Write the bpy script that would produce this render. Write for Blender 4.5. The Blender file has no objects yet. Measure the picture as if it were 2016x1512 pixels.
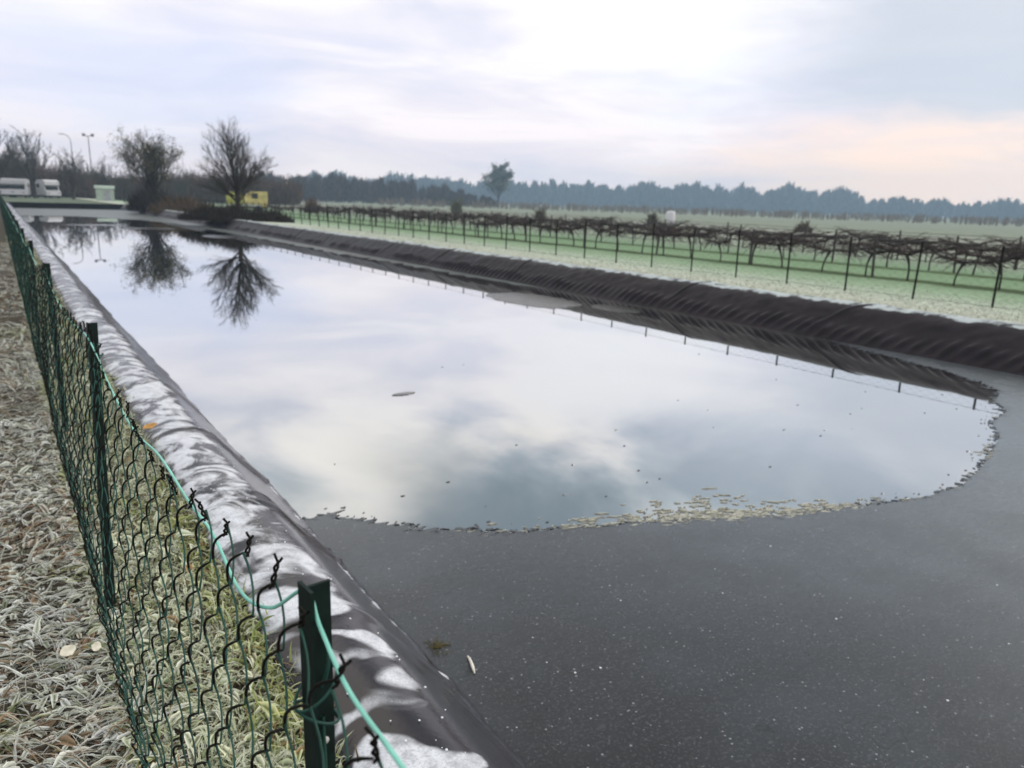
import bpy, math, random
import numpy as np
from mathutils import Vector, Matrix

R = math.radians
S = bpy.context.scene
COL = S.collection

# ------------------------------------------------------------------ camera
CAM = np.array([0.0, 0.0, 1.55])
cd = bpy.data.cameras.new("camera")
cd.sensor_width = 36.0
cd.lens = 26.0
cd.clip_start = 0.05
cd.clip_end = 6000
cam = bpy.data.objects.new("camera", cd)
COL.objects.link(cam)
HEAD, PITCH, ROLL = R(34.49), R(13.733), R(1.8)
_r0 = Vector((math.cos(HEAD), -math.sin(HEAD), 0))
_f0 = Vector((math.sin(HEAD), math.cos(HEAD), 0))
_z = Vector((0, 0, 1))
_f = _f0 * math.cos(PITCH) - _z * math.sin(PITCH)
_u0 = _f0 * math.sin(PITCH) + _z * math.cos(PITCH)
_r = _r0 * math.cos(ROLL) + _u0 * math.sin(ROLL)
_u = _u0 * math.cos(ROLL) - _r0 * math.sin(ROLL)
m = Matrix((( _r.x, _u.x, -_f.x, CAM[0]), (_r.y, _u.y, -_f.y, CAM[1]), (_r.z, _u.z, -_f.z, CAM[2]), (0, 0, 0, 1)))
cam.matrix_world = m
S.camera = cam
cd.dof.use_dof = True
cd.dof.focus_distance = 1.5
cd.dof.aperture_fstop = 5.0

S.view_settings.view_transform = 'Standard'
S.view_settings.look = 'None'
S.view_settings.exposure = 0.5
S.view_settings.gamma = 1.0
S.view_settings.use_curve_mapping = False
S.cycles.max_bounces = 8
S.cycles.transparent_max_bounces = 8
S.cycles.volume_bounces = 1

SUN_AZ, SUN_EL = R(118), R(20)      # azimuth from +Y towards +X


def dirv(az, el):
    az, el = R(az), R(el)
    return (math.sin(az) * math.cos(el), math.cos(az) * math.cos(el), math.sin(el))


# ------------------------------------------------------------------ node helper
class NT:
    def __init__(self, tree):
        self.t = tree
        tree.nodes.clear()

    def n(self, typ, **kw):
        nd = self.t.nodes.new(typ)
        for k, v in kw.items():
            if k.startswith('i_'):
                key = k[2:]
                key = int(key) if key.isdigit() else key.replace('_', ' ')
                s = nd.inputs[key]
                if isinstance(v, bpy.types.NodeSocket):
                    self.t.links.new(v, s)
                else:
                    s.default_value = v
            else:
                setattr(nd, k, v)
        return nd

    def math(self, op, a, b=None, clamp=False):
        nd = self.n('ShaderNodeMath', operation=op, use_clamp=clamp)
        for i, v in enumerate((a, b)):
            if v is None:
                continue
            if isinstance(v, bpy.types.NodeSocket):
                self.t.links.new(v, nd.inputs[i])
            else:
                nd.inputs[i].default_value = v
        return nd.outputs[0]

    def ramp(self, fac, stops, mode='LINEAR'):
        nd = self.n('ShaderNodeValToRGB')
        cr = nd.color_ramp
        cr.interpolation = mode
        while len(cr.elements) < len(stops):
            cr.elements.new(0.5)
        for e, (p, c) in zip(cr.elements, stops):
            e.position = p
            e.color = (*c, 1) if len(c) == 3 else c
        self.t.links.new(fac, nd.inputs[0])
        return nd.outputs[0]

    def mix(self, fac, a, b, blend='MIX'):
        nd = self.n('ShaderNodeMix', data_type='RGBA', blend_type=blend)
        for k, v in ((0, fac), (6, a), (7, b)):
            if isinstance(v, bpy.types.NodeSocket):
                self.t.links.new(v, nd.inputs[k])
            else:
                nd.inputs[k].default_value = v if k == 0 else ((*v, 1) if len(v) == 3 else v)
        return nd.outputs[2]

    def rng(self, v, a, b, c=0.0, d=1.0, smooth=True):
        nd = self.n('ShaderNodeMapRange', interpolation_type='SMOOTHSTEP' if smooth else 'LINEAR')
        self.t.links.new(v, nd.inputs[0])
        for i, x in enumerate((a, b, c, d)):
            nd.inputs[1 + i].default_value = x
        return nd.outputs[0]

    def link(self, a, b):
        self.t.links.new(a, b)


# ------------------------------------------------------------------ world
W = bpy.data.worlds.new("World")
S.world = W
W.use_nodes = True
w = NT(W.node_tree)
tc = w.n('ShaderNodeTexCoord')
D = tc.outputs['Generated']
sep = w.n('ShaderNodeSeparateXYZ', i_0=D)
dz = sep.outputs[2]
den = w.math('ADD', w.math('MAXIMUM', dz, 0.0), 0.16)
px = w.math('DIVIDE', sep.outputs[0], den)
py = w.math('DIVIDE', sep.outputs[1], den)
P = w.n('ShaderNodeCombineXYZ', i_0=px, i_1=py, i_2=0.37).outputs[0]
nz = w.n('ShaderNodeTexNoise', i_Vector=P, i_Scale=1.7, i_Detail=6.0, i_Roughness=0.52, i_Distortion=0.4)
# long flat bands near the horizon
P2 = w.n('ShaderNodeVectorMath', operation='MULTIPLY', i_0=D, i_1=(1.9, 1.9, 11.0)).outputs[0]
nb = w.n('ShaderNodeTexNoise', i_Vector=P2, i_Scale=1.7, i_Detail=6.0, i_Roughness=0.55, i_Distortion=0.5)
hiw = w.rng(dz, 0.10, 0.34)
v = w.n('ShaderNodeMix', data_type='FLOAT', i_0=hiw, i_2=nb.outputs[0], i_3=nz.outputs[0]).outputs[0]
low = w.ramp(v, [(0.32, (.52, .54, .66)), (0.43, (.62, .61, .70)), (0.52, (.70, .67, .72)), (0.60, (.78, .745, .775))])
high = w.ramp(v, [(0.36, (.25, .30, .35)), (0.45, (.42, .47, .50)), (0.52, (.72, .71, .71)), (0.60, (.92, .87, .79))])
low = w.mix(1.0, low, w.ramp(dz, [(0.0, (1.28, 1.10, 1.0)), (.16, (1.0, 1.0, 1.0))]), 'MULTIPLY')
base = w.mix(w.rng(dz, 0.18, 0.40), low, high)
zen = w.rng(dz, 0.70, 0.92)                    # overcast brightening overhead, out of view, added to light the ground


def blob(col_in, az, el, r0, r1, colr, amt, stretch=None):
    d = dirv(az, el)
    if stretch:
        q = w.n('ShaderNodeVectorMath', operation='SUBTRACT', i_0=D, i_1=d).outputs[0]
        q = w.n('ShaderNodeVectorMath', operation='MULTIPLY', i_0=q, i_1=(1, 1, stretch)).outputs[0]
    else:
        q = w.n('ShaderNodeVectorMath', operation='SUBTRACT', i_0=D, i_1=d).outputs[0]
    jit = w.n('ShaderNodeVectorMath', operation='MULTIPLY_ADD', i_0=nz.outputs['Color'], i_1=(.35, .35, .35), i_2=q).outputs[0]
    jit = w.n('ShaderNodeVectorMath', operation='SUBTRACT', i_0=jit, i_1=(.175, .175, .175)).outputs[0]
    ln = w.n('ShaderNodeVectorMath', operation='LENGTH', i_0=jit).outputs['Value']
    f = w.math('MULTIPLY', w.rng(ln, r1, r0), amt)
    return w.mix(f, col_in, colr)


c = base
c = blob(c, 8, 7, .05, .30, (.55, .59, .76), .6, 3.0)        # blue band on the left
c = blob(c, 66, 11, .08, .34, (.45, .48, .54), .8, 1.6)       # grey bank top right
c = blob(c, 44, 11.5, .02, .17, (.80, .785, .80), .8, 1.3)     # bright hole in the cloud
c = blob(c, 62, 2.0, .06, .36, (1.0, .72, .55), .95, 3.4)     # warm glow low on the right
c = blob(c, 33, 27.5, .05, .24, (.20, .25, .29), .95)         # dark cloud seen mirrored in the pond
c = blob(c, 52, 24, .05, .26, (.52, .58, .63), .35)
c = blob(c, 22, 23, .02, .20, (.97, .92, .86), .7, 1.5)       # creamy break
# a little clear sky between the clouds
sky = w.n('ShaderNodeTexSky', sky_type='NISHITA', sun_disc=False)
sky.sun_elevation = SUN_EL
sky.sun_rotation = SUN_AZ
c = w.mix(zen, c, (.95, .95, .95))
scaled = w.n('ShaderNodeVectorMath', operation='SCALE', i_0=c, i_Scale=10.6).outputs[0]
tot = w.mix(0.03, scaled, sky.outputs[0])
bg = w.n('ShaderNodeBackground', i_Color=tot, i_Strength=0.10)
wo = w.n('ShaderNodeOutputWorld', i_Surface=bg.outputs[0])

sd = bpy.data.lights.new("sun", 'SUN')
sd.energy = 0.8
sd.angle = R(14)
sd.color = (1, .93, .85)
sun = bpy.data.objects.new("sun", sd)
COL.objects.link(sun)
sv = Vector((math.sin(SUN_AZ) * math.cos(SUN_EL), math.cos(SUN_AZ) * math.cos(SUN_EL), math.sin(SUN_EL)))
sun.rotation_euler = sv.to_track_quat('Z', 'Y').to_euler()


# ------------------------------------------------------------------ object helpers
def tag(o, label=None, cat=None, group=None, kind=None):
    if label: o['label'] = label
    if cat: o['category'] = cat
    if group: o['group'] = group
    if kind: o['kind'] = kind
    return o


def empty(name, loc, label, cat, group=None, rz=0):
    o = bpy.data.objects.new(name, None)
    o.empty_display_size = .1
    COL.objects.link(o)
    o.location = loc
    o.rotation_euler = (0, 0, rz)
    return tag(o, label, cat, group)


class MB:
    def __init__(s):
        s.v, s.f, s.mi, s.c, s.n = [], [], [], [], 0

    def add(s, v, f, mi=0, col=None):
        v = np.asarray(v, float).reshape(-1, 3)
        s.v.append(v)
        f = np.asarray(f, int)
        s.f.append(f + s.n)
        if np.isscalar(mi):
            mi = np.full(len(f), mi)
        s.mi.append(np.asarray(mi))
        if col is not None:
            col = np.asarray(col, float)
            if col.ndim == 1:
                col = np.tile(col, (len(v), 1))
            s.c.append(col)
        s.n += len(v)

    def box(s, c, d, mi=0, rz=0.0):
        x, y, z = np.array(d) / 2
        v = np.array([[a, b, e] for a in (-x, x) for b in (-y, y) for e in (-z, z)])
        if rz:
            cc, ss = math.cos(rz), math.sin(rz)
            v = np.stack([v[:, 0] * cc - v[:, 1] * ss, v[:, 0] * ss + v[:, 1] * cc, v[:, 2]], 1)
        s.add(v + np.array(c), [[0, 1, 3, 2], [4, 6, 7, 5], [0, 4, 5, 1], [2, 3, 7, 6], [0, 2, 6, 4], [1, 5, 7, 3]], mi)

    def tube(s, pts, rad, sides=6, mi=0, cap=False):
        pts = np.asarray(pts, float)
        n = len(pts)
        rad = np.full(n, rad) if np.isscalar(rad) else np.asarray(rad, float)
        t = np.gradient(pts, axis=0)
        t /= np.linalg.norm(t, axis=1, keepdims=True) + 1e-12
        ref = np.array([0, 0, 1.0]) if abs(t[0][2]) < .8 else np.array([1.0, 0, 0])
        a = np.cross(t, ref); a /= np.linalg.norm(a, axis=1, keepdims=True) + 1e-12
        b = np.cross(t, a)
        an = np.arange(sides) * 2 * math.pi / sides
        ring = pts[:, None] + rad[:, None, None] * (np.cos(an)[None, :, None] * a[:, None] + np.sin(an)[None, :, None] * b[:, None])
        i = np.arange(n - 1)[:, None] * sides
        k = np.arange(sides)[None]
        k2 = (k + 1) % sides
        f = np.stack([i + k, i + k2, i + sides + k2, i + sides + k], -1).reshape(-1, 4)
        s.add(ring.reshape(-1, 3), f, mi)

    def build(s, name, mats, parent=None, smooth=True):
        me = bpy.data.meshes.new(name)
        V = np.concatenate(s.v)
        q = {}
        for f, mi in zip(s.f, s.mi):
            q.setdefault(f.shape[1], []).append((f, mi))
        loops, starts, mids, cur = [], [], [], 0
        for k, lst in q.items():
            F = np.concatenate([a for a, _ in lst]); M = np.concatenate([b for _, b in lst])
            loops.append(F.reshape(-1)); starts.append(cur + np.arange(len(F)) * k); mids.append(M)
            cur += F.size
        L = np.concatenate(loops); ST = np.concatenate(starts); MI = np.concatenate(mids)
        me.vertices.add(len(V)); me.vertices.foreach_set('co', V.astype(np.float32).ravel())
        me.loops.add(len(L)); me.loops.foreach_set('vertex_index', L.astype(np.int32))
        me.polygons.add(len(ST)); me.polygons.foreach_set('loop_start', ST.astype(np.int32))
        me.polygons.foreach_set('material_index', MI.astype(np.int32))
        me.polygons.foreach_set('use_smooth', np.full(len(ST), smooth))
        if s.c:
            C = np.concatenate(s.c)
            C = np.concatenate([C, np.ones((len(C), 1))], 1).astype(np.float32)
            at = me.color_attributes.new('tint', 'FLOAT_COLOR', 'POINT')
            at.data.foreach_set('color', C.ravel())
        me.update(calc_edges=True)
        me.validate()
        for mt in (mats if isinstance(mats, (list, tuple)) else [mats]):
            me.materials.append(mt)
        o = bpy.data.objects.new(name, me)
        COL.objects.link(o)
        if parent: o.parent = parent
        return o


def grid_faces(nu, nv):
    i, j = np.meshgrid(np.arange(nu - 1), np.arange(nv - 1), indexing='ij')
    a = i * nv + j
    return np.stack([a, a + nv, a + nv + 1, a + 1], -1).reshape(-1, 4)


def copy_tree(o, parent=None):
    c_ = o.copy()
    COL.objects.link(c_)
    if parent: c_.parent = parent
    for ch in list(o.children):
        copy_tree(ch, c_)
    return c_


# ------------------------------------------------------------------ value noise for meshes
def vnoise(x, y, seed=0):
    x = np.asarray(x, float); y = np.asarray(y, float)
    xi, yi = np.floor(x).astype(np.int64), np.floor(y).astype(np.int64)
    fx, fy = x - xi, y - yi
    fx, fy = fx * fx * (3 - 2 * fx), fy * fy * (3 - 2 * fy)

    def h(a, b):
        n = (a * 374761393 + b * 668265263 + seed * 1442695041) & 0xffffffff
        n = ((n ^ (n >> 13)) * 1274126177) & 0xffffffff
        return ((n ^ (n >> 16)) & 0xffff) / 65535.0
    return (h(xi, yi) * (1 - fx) + h(xi + 1, yi) * fx) * (1 - fy) + (h(xi, yi + 1) * (1 - fx) + h(xi + 1, yi + 1) * fx) * fy


def fbm(x, y, seed=0, o=4):
    s, a, t = 0, .5, 0
    for k in range(o):
        s = s + a * vnoise(x * 2 ** k, y * 2 ** k, seed + k); t += a; a *= .5
    return s / t


# ------------------------------------------------------------------ materials
def mat(name):
    mt = bpy.data.materials.new(name)
    mt.use_nodes = True
    return mt, NT(mt.node_tree)


def simple(name, col, rough=.8, var=.25, scale=6.0, spec=.3, bump=0.0, bscale=30.0):
    mt, t = mat(name)
    tcn = t.n('ShaderNodeTexCoord')
    no = t.n('ShaderNodeTexNoise', i_Vector=tcn.outputs['Object'], i_Scale=scale, i_Detail=5.0)
    cc = t.ramp(no.outputs[0], [(.3, tuple(x * (1 - var) for x in col)), (.7, tuple(min(1, x * (1 + var)) for x in col))])
    b = t.n('ShaderNodeBsdfPrincipled', i_Base_Color=cc, i_Roughness=rough)
    b.inputs['Specular IOR Level'].default_value = spec
    if bump:
        n2 = t.n('ShaderNodeTexNoise', i_Vector=tcn.outputs['Object'], i_Scale=bscale, i_Detail=4.0)
        bp = t.n('ShaderNodeBump', i_Strength=bump, i_Distance=.01, i_Height=n2.outputs[0])
        t.link(bp.outputs[0], b.inputs['Normal'])
    t.n('ShaderNodeOutputMaterial', i_Surface=b.outputs[0])
    return mt


def tinted(name, rough=.7, mul=1.0, trans=0.0):
    mt, t = mat(name)
    a = t.n('ShaderNodeAttribute', attribute_name='tint')
    b = t.n('ShaderNodeBsdfPrincipled', i_Base_Color=a.outputs['Color'], i_Roughness=rough)
    b.inputs['Specular IOR Level'].default_value = .25
    t.n('ShaderNodeOutputMaterial', i_Surface=b.outputs[0])
    return mt


M = {}
M['post'] = simple('green_post_paint', (.004, .014, .011), .6, .5, 25, .2)
M['wire_dark'] = simple('dark_and_shaded_wire', (.009, .008, .006), .7, .5, 20, .15)  # shade of one mesh leg direction painted in; far fence plain dark
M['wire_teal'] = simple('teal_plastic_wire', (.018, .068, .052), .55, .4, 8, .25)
M['wire_light'] = simple('pale_teal_wire', (.22, .58, .47), .4, .25, 10, .5)
M['galv'] = simple('galvanised_rivet', (.5, .5, .48), .4, .3, 40, .6)
M['bark'] = simple('bark', (.035, .026, .020), .9, .4, 5)
M['twig'] = simple('twigs', (.055, .050, .040), .9, .3, 3)
M['vine'] = simple('vine_wood', (.030, .022, .020), .9, .4, 8)
M['cane'] = simple('vine_canes', (.060, .040, .036), .85, .4, 6)
M['trellis_wire'] = simple('trellis_wire_metal', (.05, .045, .045), .5, .3, 6, .4)
M['trellis_post'] = simple('trellis_post_wood', (.06, .05, .045), .85, .4, 6)
M['leafbits'] = tinted('old_leaves', .8)
M['frost_grass'] = tinted('frosted_blades', .75)
M['wood'] = tinted('far_wood_bark', .95)
M['white'] = simple('white_paint', (.56, .56, .58), .4, .06, 2, .5)
M['darkglass'] = simple('dark_window_glass', (.015, .018, .02), .15, .2, 3, .6)
M['rubber'] = simple('tyre_rubber', (.02, .02, .02), .8, .3, 6)
M['yellow'] = simple('yellow_paint', (.50, .43, .17), .5, .25, 1.5, .4)
M['oliveyellow'] = simple('olive_yellow_sheet', (.36, .37, .09), .6, .3, 1.5, .3)
M['palegreen'] = simple('pale_green_boards', (.30, .36, .30), .7, .15, 2.0, .3)
M['mast'] = simple('mast_steel', (.25, .26, .28), .5, .2, 2, .5)
M['deadleaf'] = simple('pale_dead_leaf', (.66, .62, .50), .7, .25, 30)
M['orangeleaf'] = simple('orange_dead_leaf', (.45, .24, .07), .7, .35, 30)
M['stick'] = simple('bleached_stick', (.70, .66, .58), .7, .2, 30)
M['frostbead'] = simple('ice_grain', (.80, .82, .86), .3, .1, 30, .5)

# ---- pond water: thin wet ice, mirror smooth
mt, t = mat('still_water'); M['water'] = mt
lw = t.n('ShaderNodeLayerWeight', i_Blend=.5)
tcn = t.n('ShaderNodeTexCoord')
nn = t.n('ShaderNodeTexNoise', i_Vector=tcn.outputs['Object'], i_Scale=1.3, i_Detail=3.0)
nf = t.n('ShaderNodeTexNoise', i_Vector=tcn.outputs['Object'], i_Scale=22.0, i_Detail=3.0)
hsum = t.math('ADD', nn.outputs[0], t.math('MULTIPLY', nf.outputs[0], .03))
bp = t.n('ShaderNodeBump', i_Strength=.05, i_Distance=.006, i_Height=hsum)
df = t.n('ShaderNodeBsdfDiffuse', i_Color=(.014, .014, .013, 1))
gl = t.n('ShaderNodeBsdfGlossy', i_Color=(.95, .96, .96, 1), i_Roughness=0.0, i_Normal=bp.outputs[0])
fac = t.rng(lw.outputs['Facing'], 0.0, 1.0, .05, 1.0, smooth=False)
mx = t.n('ShaderNodeMixShader', i_0=fac, i_1=df.outputs[0], i_2=gl.outputs[0])
t.n('ShaderNodeOutputMaterial', i_Surface=mx.outputs[0])

# ---- frosted dark ice
mt, t = mat('frosted_ice'); M['ice'] = mt
tcn = t.n('ShaderNodeTexCoord')
O = tcn.outputs['Object']
big = t.n('ShaderNodeTexNoise', i_Vector=O, i_Scale=.9, i_Detail=5.0, i_Roughness=.6)
bc = t.ramp(big.outputs[0], [(.3, (.008, .005, .006)), (.5, (.012, .012, .014)), (.7, (.026, .031, .038))])
fine = t.n('ShaderNodeTexNoise', i_Vector=O, i_Scale=70.0, i_Detail=4.0, i_Roughness=.7)
bc = t.mix(t.rng(fine.outputs[0], .50, .75, 0, .6), bc, (.13, .13, .135))
vo = t.n('ShaderNodeTexVoronoi', i_Vector=O, i_Scale=17.0, i_Randomness=1.0)
hsel = t.n('ShaderNodeSeparateColor', i_0=vo.outputs['Color'])
siz = t.math('MULTIPLY', t.math('POWER', hsel.outputs[0], 6.0), .105)
speck = t.math('LESS_THAN', vo.outputs['Distance'], siz)
vo2 = t.n('ShaderNodeTexVoronoi', i_Vector=O, i_Scale=45.0, i_Randomness=1.0)
hs2 = t.n('ShaderNodeSeparateColor', i_0=vo2.outputs['Color'])
speck2 = t.math('LESS_THAN', vo2.outputs['Distance'], t.math('MULTIPLY', t.math('POWER', hs2.outputs[1], 4.0), .25))
bc = t.mix(t.math('MULTIPLY', speck2, .45), bc, (.45, .47, .48))
bc = t.mix(t.math('MULTIPLY', speck, .9), bc, (.75, .76, .78))
# faint refreezing lines and darker feathers
cn = t.n('ShaderNodeTexNoise', i_Vector=O, i_Scale=1.1, i_Detail=4.0, i_Roughness=.55, i_Distortion=.4)
ln = t.math('ABSOLUTE', t.math('SUBTRACT', t.math('FRACT', t.math('MULTIPLY', cn.outputs[0], 9.0)), .5))
lm = t.math('MULTIPLY', t.rng(ln, .035, .0), t.rng(big.outputs[0], .44, .62))
bc = t.mix(t.math('MULTIPLY', lm, .8), bc, (.004, .004, .004))
fw = t.n('ShaderNodeVectorMath', operation='MULTIPLY', i_0=O, i_1=(2.0, 6.0, 1.0)).outputs[0]
ft = t.n('ShaderNodeTexNoise', i_Vector=fw, i_Scale=5.0, i_Detail=5.0, i_Roughness=.7)
bc = t.mix(t.rng(ft.outputs[0], .60, .72, 0, .6), bc, (.004, .004, .005))
bc = t.mix(t.rng(ft.outputs[0], .40, .28, 0, .35), bc, (.09, .095, .10))
st = t.n('ShaderNodeVectorMath', operation='MULTIPLY', i_0=O, i_1=(1.0, 2.6, 1.0)).outputs[0]
flake = t.n('ShaderNodeTexNoise', i_Vector=st, i_Scale=7.0, i_Detail=7.0, i_Roughness=.7)
ht = t.math('ADD', flake.outputs[0], t.math('MULTIPLY', fine.outputs[0], .35))
bp = t.n('ShaderNodeBump', i_Strength=.50, i_Distance=.009, i_Height=ht)
b = t.n('ShaderNodeBsdfPrincipled', i_Base_Color=bc, i_Normal=bp.outputs[0])
rn = t.n('ShaderNodeTexNoise', i_Vector=O, i_Scale=1.7, i_Detail=6.0, i_Roughness=.65)
t.link(t.rng(rn.outputs[0], .3, .7, .16, .40), b.inputs['Roughness'])
b.inputs['Specular IOR Level'].default_value = .30
lw = t.n('ShaderNodeLayerWeight', i_Blend=.5)
g2 = t.n('ShaderNodeBsdfGlossy', i_Color=(.86, .95, 1, 1), i_Roughness=.28, i_Normal=bp.outputs[0])
ms_ = t.n('ShaderNodeMixShader', i_0=t.math('MULTIPLY', t.math('POWER', lw.outputs['Facing'], 4.0), .8), i_1=b.outputs[0], i_2=g2.outputs[0])
t.n('ShaderNodeOutputMaterial', i_Surface=ms_.outputs[0])

M['iceplate'] = simple('thin_ice_plate', (.055, .055, .045), .16, .7, 9, .7, .8, 14)
M['scum'] = simple('cream_ice_foam', (.42, .41, .34), .5, .2, 20, .4)


# ---- pond liner: black sheet, frost on the parts that lie flat
def liner_mat(name, frost):
    mt, t = mat(name)
    tcn = t.n('ShaderNodeTexCoord')
    O = tcn.outputs['Object']
    sp = t.n('ShaderNodeSeparateXYZ', i_0=O)
    geo = t.n('ShaderNodeNewGeometry')
    ns = t.n('ShaderNodeSeparateXYZ', i_0=geo.outputs['Normal'])
    n1 = t.n('ShaderNodeTexNoise', i_Vector=O, i_Scale=3.0, i_Detail=5.0, i_Roughness=.55)
    bc = t.ramp(n1.outputs[0], [(.3, (.007, .0045, .006)), (.7, (.020, .014, .018))])
    n2 = t.n('ShaderNodeTexNoise', i_Vector=O, i_Scale=60.0, i_Detail=3.0)
    rough = .20 if frost == 'left' else .36
    if frost == 'left':
        wv = t.n('ShaderNodeVectorMath', operation='MULTIPLY', i_0=O, i_1=(1.0, 1.2, .6)).outputs[0]
        a0 = t.n('ShaderNodeTexNoise', i_Vector=wv, i_Scale=4.2, i_Detail=2.2, i_Roughness=.45, i_Distortion=.9)
        wv2 = t.n('ShaderNodeVectorMath', operation='MULTIPLY', i_0=O, i_1=(1.6, 2.0, 1.2)).outputs[0]
        a1 = t.n('ShaderNodeTexNoise', i_Vector=wv2, i_Scale=2.2, i_Detail=5.0, i_Roughness=.62, i_Distortion=.8)
        fm = t.rng(sp.outputs[1], 2.0, 3.6)
        av = t.n('ShaderNodeMix', data_type='FLOAT', i_0=fm, i_2=a0.outputs[0], i_3=a1.outputs[0]).outputs[0]
        far = t.math('SUBTRACT', t.rng(sp.outputs[1], 1.8, 3.2, 0.0, .06), t.rng(sp.outputs[1], 5.0, 12.0, 0.0, .06))
        flat = t.rng(ns.outputs[2], .62, .95, -.26, .01)
        near = t.rng(sp.outputs[1], 1.0, 2.6, .03, 0.0)
        lev = t.math('ADD', t.math('ADD', t.math('ADD', av, near), far), flat)
        msk = t.rng(lev, .475, .62)
        dens = t.n('ShaderNodeTexNoise', i_Vector=O, i_Scale=14.0, i_Detail=4.0, i_Roughness=.6)
        cry = t.n('ShaderNodeTexNoise', i_Vector=O, i_Scale=120.0, i_Detail=2.0, i_Roughness=.7)
        msk = t.math('MULTIPLY', msk, t.rng(dens.outputs[0], .25, .62, .55, .95))
        msk = t.math('MULTIPLY', msk, t.rng(cry.outputs[0], .3, .6, .72, 1.0))
        bc = t.mix(msk, bc, (.76, .78, .83))
    else:
        a = t.n('ShaderNodeTexNoise', i_Vector=O, i_Scale=5.0, i_Detail=5.0, i_Roughness=.6)
        flat = t.rng(ns.outputs[2], .80, .97, -.35, .12)
        msk = t.rng(t.math('ADD', a.outputs[0], flat), .46, .66, 0, .75)
        bc = t.mix(msk, bc, (.60, .66, .66))
    bp = t.n('ShaderNodeBump', i_Strength=.25, i_Distance=.004, i_Height=t.math('ADD', n2.outputs[0], n1.outputs[0]))
    b = t.n('ShaderNodeBsdfPrincipled', i_Base_Color=bc, i_Normal=bp.outputs[0])
    rr = t.rng(msk, 0, 1, rough, .50 if frost == 'left' else .75, smooth=False)
    t.link(rr, b.inputs['Roughness'])
    b.inputs['Specular IOR Level'].default_value = .55 if frost == 'left' else .15
    t.n('ShaderNodeOutputMaterial', i_Surface=b.outputs[0])
    return mt


M['liner_left'] = liner_mat('frosted_liner', 'left')
M['liner'] = liner_mat('black_liner', 'right')

# ---- ground
mt, t = mat('frosty_ground'); M['ground'] = mt
tcn = t.n('ShaderNodeTexCoord')
O = tcn.outputs['Object']
sp = t.n('ShaderNodeSeparateXYZ', i_0=O)
n1 = t.n('ShaderNodeTexNoise', i_Vector=O, i_Scale=.5, i_Detail=6.0, i_Roughness=.6)
n2 = t.n('ShaderNodeTexNoise', i_Vector=O, i_Scale=9.0, i_Detail=5.0, i_Roughness=.65)
n3 = t.n('ShaderNodeTexNoise', i_Vector=O, i_Scale=28.0, i_Detail=4.0, i_Roughness=.7)
soil = t.ramp(n3.outputs[0], [(.3, (.022, .017, .012)), (.55, (.06, .05, .035)), (.75, (.20, .20, .15))])
xw = t.math('ADD', sp.outputs[0], t.math('MULTIPLY', t.math('SUBTRACT', n1.outputs[0], .5), 1.2))
xs = t.math('DIVIDE', xw, 60.0)
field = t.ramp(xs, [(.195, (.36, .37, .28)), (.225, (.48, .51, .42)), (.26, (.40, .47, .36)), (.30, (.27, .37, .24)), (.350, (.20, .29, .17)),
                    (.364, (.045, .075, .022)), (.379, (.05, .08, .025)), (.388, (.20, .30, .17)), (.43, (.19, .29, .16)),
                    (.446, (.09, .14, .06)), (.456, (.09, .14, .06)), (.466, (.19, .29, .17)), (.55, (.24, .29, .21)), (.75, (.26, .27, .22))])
mott = t.ramp(n2.outputs[0], [(.3, (.50, .50, .45)), (.7, (1.45, 1.45, 1.5))])
field = t.mix(1.0, field, mott, 'MULTIPLY')
farc = t.ramp(n1.outputs[0], [(.3, (.16, .19, .13)), (.7, (.26, .28, .22))])
dist = t.rng(sp.outputs[0], 55, 90)
field = t.mix(dist, field, farc)
right = t.rng(sp.outputs[0], 11.3, 11.8)
colr = t.mix(right, soil, field)
farend = t.rng(sp.outputs[1], 92.5, 94.5)
endc = t.ramp(n2.outputs[0], [(.3, (.08, .10, .065)), (.7, (.17, .20, .14))])
lefty = t.math('MULTIPLY', farend, t.math('SUBTRACT', 1.0, right))
colr = t.mix(lefty, colr, endc)
bp = t.n('ShaderNodeBump', i_Strength=.8, i_Distance=.03, i_Height=n2.outputs[0])
b = t.n('ShaderNodeBsdfPrincipled', i_Base_Color=colr, i_Roughness=.9, i_Normal=bp.outputs[0])
b.inputs['Specular IOR Level'].default_value = .15
t.n('ShaderNodeOutputMaterial', i_Surface=b.outputs[0])

# ------------------------------------------------------------------ terrain
WATER_Z = -.45
Y0, Y1 = -14.0, 92.0       # inner length of the basin
XL, XR = 1.38, 10.90       # waterline, left and right


def ground_z(x, y):
    x = np.asarray(x, float); y = np.asarray(y, float)
    prof = np.interp(x, [-2500, -8, -1, .17, .60, .72, .95, 1.55, 10.75, 11.40, 12.1, 13.2, 14.8, 18, 22.3, 30, 2500],
                     [-.3, -.2, -.02, 0, .015, .0, -.07, -.95, -.95, -.02, .03, .0, -.05, -.2, -.34, -.36, -.36])
    flat = np.interp(x, [-2500, -8, -1, .17, 12.1, 14.8, 18, 22.3, 2500], [-.3, -.2, -.02, 0, .03, -.05, -.2, -.34, -.36])
    k = np.clip((Y1 + 1.3 - y) / 1.6, 0, 1) * np.clip((y - (Y0 - 1.3)) / 1.6, 0, 1)
    z = prof * k + flat * (1 - k)
    z = z + (fbm(x * .9, y * .9, 5) - .5) * .05 * np.clip((np.abs(x - 6) - 4.9) / 1.5, 0, 1)
    return z


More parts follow.
